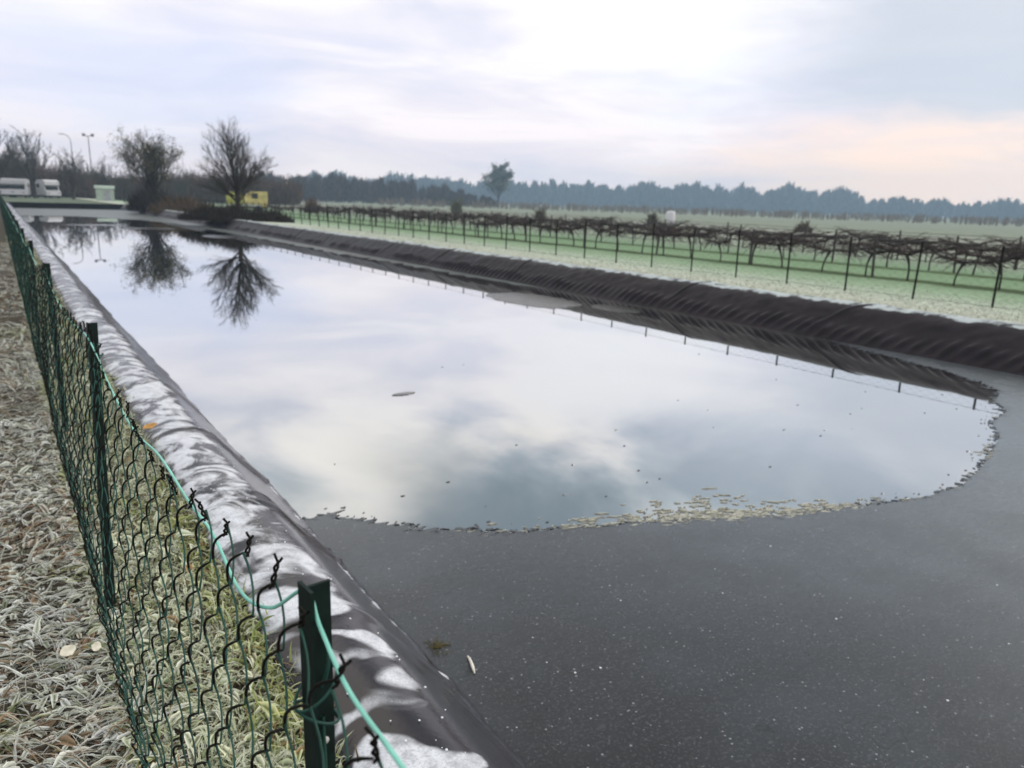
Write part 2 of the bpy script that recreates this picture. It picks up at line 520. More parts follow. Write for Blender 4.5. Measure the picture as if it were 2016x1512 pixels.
xs_ = np.unique(np.concatenate([np.array([-2500, -1200, -600, -300, -150, -80, -45, -25, -15, -8, -5, -3, -2]), np.arange(-1.5, .2, .1),
                                np.arange(.2, 1.7, .06), np.array([2, 3, 5, 7, 9, 10, 10.5]), np.arange(10.7, 15, .12),
                                np.arange(15, 24, .4), np.arange(24, 60, 3), np.array([75, 100, 150, 250, 450, 800, 1500, 2500])]))
ys_ = np.unique(np.concatenate([np.array([-2500, -1200, -600, -200, -80, -40, -22, -16, -15, -14, -12, -9, -6, -4, -2, 0, 1]), np.arange(1.2, 12, .15),
                                np.arange(12, 30, .5), np.arange(30, 89, 2), np.arange(89, 96, .4), np.array([98, 102, 110, 125, 150, 200, 300, 500, 900, 1500, 2500])]))
gx, gy = np.meshgrid(xs_, ys_, indexing='ij')
mb = MB()
mb.add(np.stack([gx, gy, ground_z(gx, gy)], -1), grid_faces(len(xs_), len(ys_)))
tag(mb.build('ground', M['ground']), kind='structure')

mb = MB()
mb.add([[1.0, Y0 - .6, WATER_Z], [11.3, Y0 - .6, WATER_Z], [11.3, Y1 + .7, WATER_Z], [1.0, Y1 + .7, WATER_Z]], [[0, 1, 2, 3]])
tag(mb.build('water', M['water'], smooth=False), kind='structure')

# ------------------------------------------------------------------ ice sheets with ragged edges
random.seed(4)
rng = np.random.default_rng(11)


def ragged(pts, amp, step, seed, stretch=(1, 1)):
    """subdivide a polyline and push its points in and out, in small feather-like teeth"""
    r = np.random.default_rng(seed)
    out = []
    pts = np.asarray(pts, float)
    for a, b_ in zip(pts[:-1], pts[1:]):
        L = np.linalg.norm(b_ - a); n = max(1, int(L / step))
        for k in range(n):
            out.append(a + (b_ - a) * k / n)
    out.append(pts[-1])
    out = np.array(out)
    j = fbm(out[:, 0] * 2.2, out[:, 1] * 2.2, seed) - .5
    j2 = r.normal(0, 1, len(out)) * .85 * vnoise(out[:, 0] * 2.7, out[:, 1] * 2.7, seed + 40) ** 1.2
    out[1:-1, 0] += (amp * 1.6 * j + amp * j2 * stretch[0])[1:-1]
    out[1:-1, 1] += (amp * 1.6 * j + amp * j2 * .5 * stretch[1])[1:-1]
    return out


edge = [(1.36, 4.30), (1.56, 4.33), (1.83, 4.02), (2.16, 3.70), (2.65, 3.40), (3.2, 3.22), (3.7, 2.98), (4.5, 2.66), (5.27, 2.48), (5.93, 2.44),
        (6.85, 2.66), (7.6, 2.90), (8.1, 3.20), (8.7, 3.30), (9.07, 3.58), (9.6, 3.75), (9.9, 4.1), (10.25, 4.7), (10.5, 5.6), (10.75, 6.6), (11.2, 7.2)]
import bmesh


def plate(name, outline, z, thick, material, kind=None):
    bm = bmesh.new()
    vs = [bm.verts.new((p[0], p[1], z)) for p in outline]
    f = bm.faces.new(vs)
    bmesh.ops.triangulate(bm, faces=[f])
    if thick:
        g = bmesh.ops.extrude_face_region(bm, geom=list(bm.faces))
        for e in g['geom']:
            if isinstance(e, bmesh.types.BMVert):
                e.co.z += thick
    bmesh.ops.recalc_face_normals(bm, faces=list(bm.faces))
    me = bpy.data.meshes.new(name)
    bm.to_mesh(me); bm.free()
    me.materials.append(material)
    o = bpy.data.objects.new(name, me)
    COL.objects.link(o)
    if kind: o['kind'] = kind
    return o


e1 = ragged(edge, .045, .022, 3, (2.6, .9))
outl = np.vstack([e1, [[11.25, Y0 - .4], [1.05, Y0 - .4], [1.05, 4.3]]])
plate('ice_sheet', outl, WATER_Z + .001, .004, M['ice'], 'structure')

edge2 = [(1.05, 66.5), (2.5, 67.5), (4.5, 67.0), (6.2, 65), (7.5, 61.5), (8.6, 60), (9.5, 55), (9.9, 46), (10.15, 36), (10.35, 26), (10.5, 20), (10.65, 15.5), (11.1, 14)]
e2 = ragged(edge2, .16, .3, 8, (1.5, 2.2))
outl = np.vstack([e2, [[11.25, Y1 + .5], [1.05, Y1 + .5]]])
M['ice_far'] = simple('pale_frosted_ice', (.085, .095, .09), .42, .3, .6, .5, .15, 14)
plate('ice_sheet', outl[::-1], WATER_Z + .001, .004, M['ice_far'], 'structure')


# ragged teeth of thin ice along the edge
mb = MB()
for k in range(520):
    p = e1[rng.integers(len(e1))]
    rightside = p[0] > 8.4
    L = rng.uniform(.02, .09) * (2.0 if rightside else 1.0) * rng.random() ** .5
    wd_ = rng.uniform(.004, .014)
    tl = -.60 + rng.normal(0, .12) + (math.pi if rng.random() < .75 else 0)
    if not rightside: tl = -.60 + rng.normal(0, .25) + (math.pi if rng.random() < .5 else 0)
    o2 = rng.uniform(-.01, .035) if not rightside else rng.uniform(-.01, .02)
    d_ = np.array([math.cos(tl), math.sin(tl)]); n_ = np.array([-d_[1], d_[0]])
    c_ = p + np.array([0, o2]) - d_ * .02
    q = np.array([c_ - n_ * wd_, c_ + d_ * L * .45 - n_ * wd_ * rng.uniform(.6, 1.1), c_ + d_ * L, c_ + d_ * L * .5 + n_ * wd_ * rng.uniform(.4, 1.1), c_ + n_ * wd_])
    z1 = WATER_Z + .0054 + .0008 * rng.random()
    vv = np.vstack([np.c_[q, np.full(5, z1)], np.c_[q, np.full(5, WATER_Z + .001)]])
    mb.add(vv, [[0, 1, 2, 3, 4]])
    mb.add(vv, [[j, 5 + j, 5 + (j + 1) % 5, (j + 1) % 5] for j in range(5)])
o = mb.build('ice_shards', M['ice'], smooth=False)
tag(o, 'jagged dark shards along the rim of the dark ice sheet', 'ice shards', kind='stuff')


# thin drifting plates
def floe(cx, cy, rx, ry, label, material=None, seed=1, rot=0.0):
    a = np.linspace(0, 2 * math.pi, 56, endpoint=False)
    r = 1 + .28 * (fbm(np.cos(a) * 2 + 9 * seed, np.sin(a) * 2 + seed, seed) - .5) + np.random.default_rng(seed).normal(0, .025, len(a))
    x, y = rx * r * np.cos(a), ry * r * np.sin(a)
    pts = np.stack([cx + x * math.cos(rot) - y * math.sin(rot), cy + x * math.sin(rot) + y * math.cos(rot)], 1)
    o = plate('ice_plate', pts, WATER_Z + .001, .005, material or M['iceplate'])
    tag(o, label, 'ice', 'thin ice plates floating on the pond')
    return o


floe(9.25, 12.8, .75, 1.35, 'large oval grey ice plate floating beside the wrinkled right bank', seed=3)
floe(10.1, 11.1, .38, .62, 'small pale ice plate close under the wrinkled right bank', seed=5)
floe(7.0, 46.5, 1.3, .9, 'long thin ice streak floating below the mirrored dense tree', seed=6)
floe(8.7, 38.0, .75, 1.5, 'narrow ice streak right of the mirrored bare tree', seed=7)
floe(4.7, 50.5, 1.7, .9, 'broad ice streak lying near the far end of the pond', seed=9)
floe(3.35, 6.9, .13, .05, 'tiny dark ice scrap alone in the middle of the pond', seed=12)

# cream foam and shards along the edge of the dark ice
mb = MB()
ek = e1[(e1[:, 0] > 2.0) & (e1[:, 0] < 9.3)]
for k in range(5200):
    i = rng.integers(len(ek))
    p = ek[i]
    u = rng.random()
    hot = math.exp(-((p[0] - 3.9) / .75) ** 2)
    if u > .004 + .55 * hot + .12 * math.exp(-((p[0] - 7.0) / .25) ** 2): continue
    off = abs(rng.normal(0, .05 + .16 * hot * rng.random()))
    cx, cy = p[0] + rng.normal(0, .06), p[1] + off
    rx = rng.uniform(.006, .034) * (1 + rng.random() ** 4); ry = rng.uniform(.002, .007)
    a = np.linspace(0, 2 * math.pi, 7, endpoint=False)
    lx, ly = rx * np.cos(a) * rng.uniform(.6, 1.3, 7), ry * np.sin(a) * rng.uniform(.5, 1.5, 7) + .006 * np.sin(np.cos(a) * 3)
    tl = -.60 + rng.normal(0, .22)
    q = np.stack([cx + lx * math.cos(tl) - ly * math.sin(tl), cy + lx * math.sin(tl) + ly * math.cos(tl)], 1)
    z0, z1 = WATER_Z + .001, WATER_Z + .005 + .003 * rng.random()
    vv = np.vstack([np.c_[q, np.full(7, z1)], np.c_[q, np.full(7, z0)]])
    mb.add(vv, [[0, 1, 2, 3, 4, 5, 6]])
    mb.add(vv, [[j, 7 + j, 7 + (j + 1) % 7, (j + 1) % 7] for j in range(7)])
tag(mb.build('ice_foam', M['scum'], smooth=False), 'cream coloured flakes of ice along the edge of the dark ice sheet', 'ice flakes', kind='stuff')

mb = MB()
for k in range(520):
    if k < 260:
        pe_ = e1[rng.integers(len(e1))]
        x, y = pe_[0] + rng.normal(0, .03), pe_[1] + abs(rng.normal(0, .07))
        if x < 1.55 or x > 9.6: continue
    else:
        x, y = rng.uniform(1.6, 9.0), rng.uniform(3.4, 10)
        if rng.random() > math.exp(-(y - 3.4) / 1.2): continue
    rx = rng.uniform(.004, .020); ry = rx * rng.uniform(.25, .5)
    a = np.linspace(0, 2 * math.pi, 6, endpoint=False)
    q = np.stack([x + rx * np.cos(a) * rng.uniform(.5, 1.3, 6), y + ry * np.sin(a) * rng.uniform(.5, 1.3, 6)], 1)
    z1 = WATER_Z + .0045
    vv = np.vstack([np.c_[q, np.full(6, z1)], np.c_[q, np.full(6, WATER_Z + .001)]])
    mb.add(vv, [[0, 1, 2, 3, 4, 5]])
    mb.add(vv, [[j, 6 + j, 6 + (j + 1) % 6, (j + 1) % 6] for j in range(6)])
tag(mb.build('ice_scraps', M['iceplate'], smooth=False), 'small scattered scraps of thin ice on the open water', 'ice scraps', kind='stuff')

# ------------------------------------------------------------------ pond liner
liner = empty('pond_liner', (6, 0, 0), 'black plastic pond liner draped over the banks, frosted white along the fence', 'pond liner')


def bank(name, prof, ys, disp, material, side):
    """prof: list of (x,z) from outside to below the water"""
    prof = np.array(prof)
    s = np.concatenate([[0], np.cumsum(np.linalg.norm(np.diff(prof, axis=0), axis=1))])
    nu = 64
    # smooth the profile a bit
    ss = np.linspace(0, s[-1], nu)
    x = np.interp(ss, s, prof[:, 0]); z = np.interp(ss, s, prof[:, 1])
    for _ in range(14):
        x[1:-1] = (x[:-2] + 2 * x[1:-1] + x[2:]) / 4; z[1:-1] = (z[:-2] + 2 * z[1:-1] + z[2:]) / 4
    tx, tz = np.gradient(x), np.gradient(z)
    L = np.hypot(tx, tz); nx, nz_ = -tz / L * side, tx / L * side
    U, Yg = np.meshgrid(ss, ys, indexing='ij')
    d = disp(U / s[-1], Yg)
    X = x[:, None] + nx[:, None] * d
    Z = z[:, None] + nz_[:, None] * d
    # slow wander of the whole bank
    wand = (fbm(ys * .22, ys * 0 + 3, 31) - .5) * .10
    X = X + wand[None] * np.clip(1.2 - U / s[-1], 0, 1)
    mbk = MB()
    f = grid_faces(nu, len(ys))
    mbk.add(np.stack([X, Yg, Z], -1), f if side < 0 else f[:, ::-1])
    return mbk.build('bank_sheet', material, None)


def disp_left(u, y):
    d = (fbm(u * 3 + y * .15, y * .8, 2) - .5) * .035
    # transverse folds
    for yc, wd, h, sl in [(3.55, .03, .022, .12), (3.70, .025, .016, .14), (4.95, .035, .02, .2), (6.4, .05, .022, .15), (2.35, .05, .010, -.1)]:
        d = d + h * np.exp(-((y - yc - sl * (u - .4) - .05 * np.sin(u * 5)) / wd) ** 2) * np.clip(u * 4 - .3, 0, 1) * np.clip((.8 - u) * 5, 0, 1)
    wv = fbm(y * 2.6 + u * 1.2, u * 1.6, 9) - .5
    d = d + np.where(y > 5, .75, .22) * wv * .05 * np.clip(u * 3 - .4, 0, 1)
    tuck = (fbm(y * 9 + u * 4, u * 1.3, 17) - .5) * .016 * np.clip((u - .45) * 4, 0, 1)
    d = d + .016 * np.exp(-((u - .672 - .01 * np.sin(y * 1.7)) / .012) ** 2) * np.clip((7 - y) / 3, 0, 1)
    return d + tuck


ys_l = np.unique(np.concatenate([np.arange(Y0 - .6, 0, .4), np.arange(0, 7, .02), np.arange(7, 16, .04), np.arange(16, 40, .1), np.arange(40, Y1 + .4, .3)]))
o = bank('l', [(.58, -.03), (.66, .055), (.80, .075), (.90, .065), (1.00, .01), (1.40, -.47), (1.62, -.80)], ys_l, disp_left, M['liner_left'], 1)
o.parent = liner; o.location = (-6, 0, 0)


def disp_right(u, y):
    d = (fbm(u * 3, y * .7, 12) - .5) * .04
    # upper mottled, finely crumpled zone
    d = d + (fbm(u * 11, y * 4.5, 14) - .5) * .024 * np.clip((.62 - u) * 8, 0, 1)
    d = d + (np.abs(fbm(u * 7 + 3, y * 2.2 - u * 5, 18) - .5) - .12) * .05 * np.clip((u - .40) * 8, 0, 1) * np.clip((.66 - u) * 9, 0, 1)
    # regular diagonal tucks on the lower face
    fan = 1.45 + 1.6 * (fbm(y * .40, y * 0 + 5.2, 21) - .5)
    ph = y - fan * (u - .66) + .10 * (fbm(y * 2.1, u * 4, 23) - .5)
    per = .215
    rid = np.abs(np.sin(np.pi * ph / per)) ** 3.2
    amp = .038 * np.clip(1.5 * vnoise(ph * 2.2, u * 3, 25) + .9 * vnoise(y * .8, y * 0 + 4, 26) - .15, .1, 1.4) * np.clip((u - .60 - .06 * (vnoise(y * 3, y * 0, 27) - .5)) * 14, 0, 1) * np.clip((.765 - u) * 14, 0, 1)
    d = d + amp * rid
    # welded seams and big folds
    for k in range(-2, 21):
        yc = k * 4.6 + .7 * math.sin(k * 2.3) + 2.0
        sg = math.sin(k * 1.7)
        d = d + .024 * np.exp(-((y - yc - 1.5 * (u - .6) * (1 + .4 * sg)) / .035) ** 2) * np.clip((.8 - u) * 8, 0, 1) * np.clip(u * 6 - .8, 0, 1)
    return d


ys_r = np.unique(np.concatenate([np.arange(Y0 - .6, 3, .3), np.arange(3, 22, .022), np.arange(22, 45, .035), np.arange(45, Y1 + .4, .07)]))
o = bank('r', [(12.35, -.05), (12.1, .06), (11.75, .125), (11.55, .135), (11.38, .08), (10.90, -.45), (10.55, -.80)], ys_r, disp_right, M['liner'], -1)
o.parent = liner; o.location = (-6, 0, 0)
# far end
xe = np.linspace(.6, 12.2, 240)
pe = np.array([(Y1 + 1.5, .0), (Y1 + 1.1, .12), (Y1 + .8, .13), (Y1 + .6, .08), (Y1 + .1, -.45), (Y1 - .1, -.8)])
se = np.linspace(0, 1, 24); s0 = np.linspace(0, 1, len(pe))
yy, zz = np.interp(se, s0, pe[:, 0]), np.interp(se, s0, pe[:, 1])
U, Xg = np.meshgrid(np.arange(24), xe, indexing='ij')
dd = (fbm(Xg * 1.5, U * .2, 41) - .5) * .08
mb = MB()
mb.add(np.stack([Xg, yy[:, None] + dd, np.repeat(zz[:, None], len(xe), 1) + dd * .4], -1), grid_faces(24, len(xe))[:, ::-1])
M['liner_dark'] = simple('black_liner_wall', (.004, .003, .003), .8, .4, 3, .05)
o = mb.build('bank_sheet', M['liner_dark']); o.parent = liner; o.location = (-6, 0, 0)

# ------------------------------------------------------------------ chain link fences


def mesh_wires(prof_x, prof_z, ys, w_, zper, sub, sides, r, mb, out=.006, ztop=None):
    """vertical zigzag wires at every y; prof gives x as function of z (0..1 up)"""
    nw = len(ys)
    nleg = int(round(1.0 / zper)) * 2
    npts = nleg * sub + 1
    q = np.arange(npts) / sub
    leg = np.floor(q).astype(int); fr = q - leg
    tri = np.where(leg % 2 == 0, fr, 1 - fr)             # 0..1..0
    tri = np.where((leg >= nleg), 0, tri)
    bulge = np.where(leg % 2 == 0, 1, -1) * np.sin(fr * math.pi)
    zn = q / nleg
    V = np.zeros((nw, npts, 3))
    for i, y in enumerate(ys):
        par = i % 2
        a = (tri if par == 0 else 1 - tri) - .5
        bl = bulge if par == 0 else -bulge
        yv = y + a * w_ * 1.06
        zt = prof_z(y)
        z = zn * zt
        jx = .004 * math.sin(i * 1.7) + .003 * np.sin(q * 1.1 + i)
        curve = .008 * np.sin(fr * math.pi) * np.where((leg + par) % 2 == 1, 1, .15) * (sub > 1)
        V[i, :, 0] = prof_x(y, z) + bl * out + jx
        V[i, :, 1] = yv + curve + .004 * np.sin(i * 2.1 + q * .6)
        V[i, :, 2] = z + curve * .6
    T = np.gradient(V, axis=1)
    T /= np.linalg.norm(T, axis=2, keepdims=True) + 1e-12
    ex = np.broadcast_to(np.array([1.0, 0, 0]), T.shape)
    B = np.cross(T, ex); B /= np.linalg.norm(B, axis=2, keepdims=True) + 1e-12
    A = np.cross(B, T)
    an = np.arange(sides) * 2 * math.pi / sides
    rr = np.where((leg[None] + np.arange(nw)[:, None] % 2) % 2 == 1, 1.12, .80)[:, :, None, None] * r
    ring = V[:, :, None] + rr * (np.cos(an)[None, None, :, None] * A[:, :, None] + np.sin(an)[None, None, :, None] * B[:, :, None])
    wi = (np.arange(nw) * npts * sides)[:, None, None]
    pi_ = (np.arange(npts - 1) * sides)[None, :, None]
    k = np.arange(sides)[None, None]; k2 = (k + 1) % sides
    base_ = wi + pi_
    f = np.stack([base_ + k, base_ + k2, base_ + sides + k2, base_ + sides + k], -1)
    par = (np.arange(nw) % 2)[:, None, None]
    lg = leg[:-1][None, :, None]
    mi = np.broadcast_to(((lg + par + 1) % 2), f.shape[:3]).reshape(-1)  # shaded legs get the dark colour, lit legs the teal
    mb.add(ring.reshape(-1, 3), f.reshape(-1, 4), mi)
    return V


post_y_left = [.78, 2.93] + [5.45 + 2.45 * k for k in range(36)]
post_y_left = [p for p in post_y_left if p < 93] + [-1.5]
pys = np.array(sorted(post_y_left))


def sag(y):
    i = np.searchsorted(pys, y) - 1
    i = min(max(i, 0), len(pys) - 2)
    f = (y - pys[i]) / (pys[i + 1] - pys[i])
    return math.sin(min(max(f, 0), 1) * math.pi)


def fx_left(y, z):
    top = np.interp(y, [.78, 2.93, 5.45, 10, 95], [.246, .215, .20, .19, .19])
    low = np.interp(z, [0, .25, .5, .8, 1.1], [.170, .146, .150, .192, .25])
    wob = .018 * math.sin(y * 1.9) * math.sin(y * .63 + 1)
    return low + (top - .25) * np.clip(z / 1.1, 0, 1) + wob * np.sin(np.clip(z / 1.1, 0, 1) * math.pi)


def fz_left(y):
    return 1.075 - .075 * sag(y) + .012 * math.sin(y * 7.3)


fence = empty('chain_link_fence', (.2, 0, 0), 'green chain link fence leaning along the frosted left bank', 'fence')
mb = MB()
WP = .055
yw = np.arange(-1.4, 7.0, WP)
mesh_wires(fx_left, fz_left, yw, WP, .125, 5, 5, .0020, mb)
# twisted ends standing above the top row
for i, y in enumerate(yw):
    if not (.4 < y < 6) or i % 2: continue
    zt = fz_left(y)
    yb = y - .5 * WP * 1.06
    xb = fx_left(y, zt)
    tt = np.linspace(0, 1, 12)
    lean = rng.normal(0, .008), rng.normal(-.004, .008)
    hh = rng.uniform(.026, .042)
    for ph in (0, math.pi):
        mb.tube(np.stack([xb + .0026 * np.cos(tt * 9 + ph) + lean[0] * tt, yb + .0026 * np.sin(tt * 9 + ph) + lean[1] * tt - .006 * tt ** 6 * (1 if ph else -1.5), zt - .006 + hh * tt], 1), .0019, 5, 0)
yw2 = np.arange(yw[-1] + WP, 93, WP)
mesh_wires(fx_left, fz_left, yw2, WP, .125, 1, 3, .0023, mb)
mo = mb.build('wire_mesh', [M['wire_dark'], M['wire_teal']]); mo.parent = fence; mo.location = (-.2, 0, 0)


def t_post(h, lean=(0, 0), rz=0.0, wd=.036, web=.030):
    th = .0045
    o_ = np.array([[-th / 2, -wd / 2], [th / 2, -wd / 2], [th / 2, -th / 2], [web, -th / 2], [web, th / 2], [th / 2, th / 2], [th / 2, wd / 2], [-th / 2, wd / 2]])
    cc, ss = math.cos(rz), math.sin(rz)
    o_ = np.stack([o_[:, 0] * cc - o_[:, 1] * ss, o_[:, 0] * ss + o_[:, 1] * cc], 1)
    mbp = MB()
    n = len(o_)
    lo = np.c_[o_, np.full(n, -.25)] - np.array([lean[0] * .25, lean[1] * .25, 0])
    hi = np.c_[o_ + np.array(lean) * h, np.full(n, h)]
    mbp.add(np.vstack([lo, hi]), [[j, (j + 1) % n, n + (j + 1) % n, n + j] for j in range(n)])
    mbp.add(hi, [[0, 1, 6, 7]]); mbp.add(hi, [[2, 3, 4, 5]])
    return mbp


for i, y in enumerate(sorted(post_y_left)):
    xt = float(fx_left(y, 1.08)) + .004
    lean = [(0.0, 0.0), (.0, 0), (.035, .03), (.0, -.01)][i] if i < 4 else (rng.normal(0, .02), rng.normal(0, .02))
    h = 1.10 if i != 1 else 1.105
    po = t_post(h, lean, rz=0.10).build('post', M['post'], smooth=False)
    po.parent = fence
    po.location = (xt - lean[0] * h - .2 + (.0 if i != 1 else .004), y - lean[1] * h, 0)
    if i in (1, 2, 3):
        rb = MB()
        a = np.linspace(0, 2 * math.pi, 12, endpoint=False)
        for rr, dx in ((.005, -.004), (.0035, -.0065), (.0005, -.0072)):
            pass
        zc = h - .215
        prof = [(.0052, 0.0), (.0052, .0015), (.0038, .003), (.0004, .0036)]
        rv = []
        for rr, dy in prof:
            rv.append(np.stack([.016 + rr * np.cos(a), np.full(12, -.0023 - dy), zc + rr * np.sin(a)], 1))
        F = grid_faces(4, 12)
        rb.add(np.vstack(rv), [[k * 12 + j, k * 12 + (j + 1) % 12, (k + 1) * 12 + (j + 1) % 12, (k + 1) * 12 + j] for k in range(3) for j in range(12)])
        ro = rb.build('rivet', M['galv'])
        ro.parent = po

# tension wire along the top, threaded through the posts
ctrl = [(-1.5, .50), (.30, .495), (.50, .487), (.63, .487), (.752, .484), (.80, .46), (.90, .53), (1.053, .578), (1.204, .547), (1.38, .553), (1.655, .547), (2.0, .583), (2.4, .56), (2.90, .50)]
pts = [(float(fx_left(y, 1.05)) + .004 + (.014 if abs(y - .77) < .05 else 0), y, 1.55 - h) for y, h in ctrl]
yy = 2.93
while yy < 90:
    nx_ = yy + 2.45 / 4
    pts.append((float(fx_left(nx_, 1.05)) + .003, nx_, 1.045 - .05 * sag(nx_)))
    yy = nx_
pts = np.array(pts)
# Catmull-Rom
sm = []
for i in range(len(pts) - 1):
    p0, p1, p2, p3 = pts[max(i - 1, 0)], pts[i], pts[i + 1], pts[min(i + 2, len(pts) - 1)]
    for tq in np.linspace(0, 1, 8 if i < 20 else 3, endpoint=False):
        sm.append(.5 * ((2 * p1) + (-p0 + p2) * tq + (2 * p0 - 5 * p1 + 4 * p2 - p3) * tq ** 2 + (-p0 + 3 * p1 - 3 * p2 + p3) * tq ** 3))
mb = MB()
mb.tube(np.array(sm), .0026, 8)
o = mb.build('tension_wire', M['wire_light']); o.parent = fence; o.location = (-.2, 0, 0)
# wire loops tied round the posts
for y in (.78, 2.93, 5.45):
    mb = MB()
    x0 = float(fx_left(y, 1.08)) + .008
    for zc, tilt in ((.965, .02), (.93, -.015), (.80, .03)):
        aa = np.linspace(0, 2.15 * math.pi, 30)
        mb.tube(np.stack([x0 + .008 + .026 * np.cos(aa), y + .026 * np.sin(aa), zc + tilt * np.cos(aa) + .004 * aa / 6], 1), .002, 6)
    tt = np.linspace(0, 1, 14)
    mb.tube(np.stack([x0 + .010 + .010 * tt, y - .012 - .010 * np.sin(tt * 3), .975 + .055 * tt], 1), .0026, 6)
    mb.tube(np.stack([x0 + .012 - .004 * tt, y - .008 - .012 * np.sin(tt * 2), .93 - .17 * tt], 1), .0026, 6)
    o = mb.build('tie_wire', M['wire_teal']); o.parent = fence; o.location = (-.2, 0, 0)

# ---- fence beyond the right bank
fence2 = empty('chain_link_fence', (14.8, 0, 0), 'thin dark wire fence on many slim posts beyond the right bank', 'fence')
XF = 14.8
mb = MB()
mesh_wires(lambda y, z: XF + 0 * z - .02, lambda y: 1.10 + 0 * y, np.arange(-2, 95, .11), .11, .11, 1, 3, .0016, mb)
o = mb.build('wire_mesh', [M['wire_dark'], M['wire_dark']]); o.parent = fence2; o.location = (-14.8, 0, -.05)
mb = MB()
for z in (1.09, .55, .04):
    mb.tube(np.stack([np.full(60, XF), np.linspace(-2, 95, 60), np.full(60, z)], 1), .003, 5)
o = mb.build('tension_wire', M['wire_dark']); o.parent = fence2; o.location = (-14.8, 0, -.05)
y0p = XF * .419
proto = None
for k in range(-2, 61):
    y = y0p + 1.458 * k
    if proto is None:
        proto = po = t_post(1.13, (0, 0), .3, .04, .035).build('post', M['wire_dark'], smooth=False)
    else:
        po = proto.copy(); COL.objects.link(po)
    po.parent = fence2
    po.location = (.03, y, -.05 + rng.normal(0, .015))
    po.rotation_euler = (rng.normal(0, .012), rng.normal(0, .012), 0)

# ------------------------------------------------------------------ frosted grass on the left bank
rg = np.random.default_rng(77)


def blades(n, area, length, width, up, colfun, mb, seed, dirbias=None, wide=False):
    right = colfun is col_right
    r = np.random.default_rng(seed)
    (xa, xb), (ya, yb) = area
    x = r.uniform(xa, xb, n)
    y = ya + (yb - ya) * r.random(n) ** 1.5
    L = length * r.uniform(.5, 1.4, n)
    Wd = width * r.uniform(.5, 1.4, n)
    if dirbias is None:
        th = r.uniform(0, 2 * math.pi, n)
    else:
        swirl = fbm(x * 2.2, y * 1.1, 51) * 5 - 2.5
        th = dirbias + swirl + r.normal(0, .5, n) + np.where(r.random(n) < .5, math.pi, 0)
    e0 = np.clip(r.normal(up, .3, n), .02, 1.5)
    z0 = ground_z(x, y)
    seg = 4
    V = np.zeros((n, (seg + 1) * 3, 3)); p = np.stack([x, y, z0 - .01], 1)
    tw = r.normal(0, .6, n)
    el = e0
    for k in range(seg + 1):
        f = k / seg
        wv = Wd * (np.sin(math.pi * min(1, f * .85 + .12)) if wide else (1 - f) ** .6 * .9 + .1) * .5
        sx, sy = -np.sin(th), np.cos(th)
        sz = np.sin(tw) * .6
        V[:, 3 * k] = p + np.stack([sx * wv, sy * wv, sz * wv], 1)
        V[:, 3 * k + 1] = p - np.array([0, 0, 1.0]) * (wv * .35)[:, None]
        V[:, 3 * k + 2] = p - np.stack([sx * wv, sy * wv, sz * wv], 1)
        d = np.stack([np.cos(th) * np.cos(el), np.sin(th) * np.cos(el), np.sin(el)], 1)
        p = p + d * (L / seg)[:, None]
        p[:, 2] = np.maximum(p[:, 2], z0 + .004)
        el = el - r.uniform(.1, .6, n) * (1.0 + .4 * up)
        th = th + r.normal(0, .22, n)
    F = []
    for k in range(seg):
        b0 = np.arange(n) * (seg + 1) * 3 + 3 * k
        F.append(np.stack([b0, b0 + 1, b0 + 4, b0 + 3], 1))
        F.append(np.stack([b0 + 1, b0 + 2, b0 + 5, b0 + 4], 1))
    C = colfun(x, y, r)
    rim = np.clip(C * .55 + (np.array([.70, .74, .50]) if right else np.array([.78, .79, .71])), 0, .93)
    fr = r.random(n)[:, None] ** .4
    fr = np.where((C[:, :1] > 1.5 * C[:, 2:3]) & (r.random(n)[:, None] < .6), .12, fr)   # some brown and green blades carry little frost
    rim = C * (1 - fr) + rim * fr
    core = C * (.10 + .38 * r.random(n)[:, None] ** 1.5) * np.array([.9, 1.05, .8])
    C = np.stack([rim, core, rim] * (seg + 1), 1)
    mb.add(V.reshape(-1, 3), np.concatenate(F), 0, C.reshape(-1, 3))


def mixc(a, b, f):
    return np.array(a)[None] * (1 - f[:, None]) + np.array(b)[None] * f[:, None]


def col_left(x, y, r):
    f = r.random(len(x))
    c_ = mixc((.15, .17, .09), (.62, .64, .52), np.clip(f * 1.15, 0, 1))
    brown = r.random(len(x)) < .20 + .3 * (fbm(x * 4, y * 1.6, 63) > .58)
    c_[brown] = mixc((.12, .055, .025), (.36, .22, .11), r.random(brown.sum()))
    # green tufts
    for tx, ty, tr in [(-.05, 9.6, .16), (.10, 3.3, .06), (-.16, 2.38, .05)]:
        g = (np.hypot((x - tx), (y - ty) * .6) < tr) & (r.random(len(x)) < .8)
        c_[g] = mixc((.18, .20, .06), (.45, .46, .20), r.random(g.sum()))
    return c_


def col_right(x, y, r):
    f = r.random(len(x))
    c_ = mixc((.20, .25, .11), (.72, .75, .54), np.clip(f * 1.2, 0, 1))
    gpatch = fbm(x * 5, y * 2, 61) > .54
    g = gpatch & (r.random(len(x)) < .7)
    c_[g] = mixc((.16, .20, .04), (.46, .48, .14), r.random(g.sum()))
    b_ = r.random(len(x)) < .08
    c_[b_] = mixc((.15, .09, .05), (.40, .22, .08), r.random(b_.sum()))
    return c_


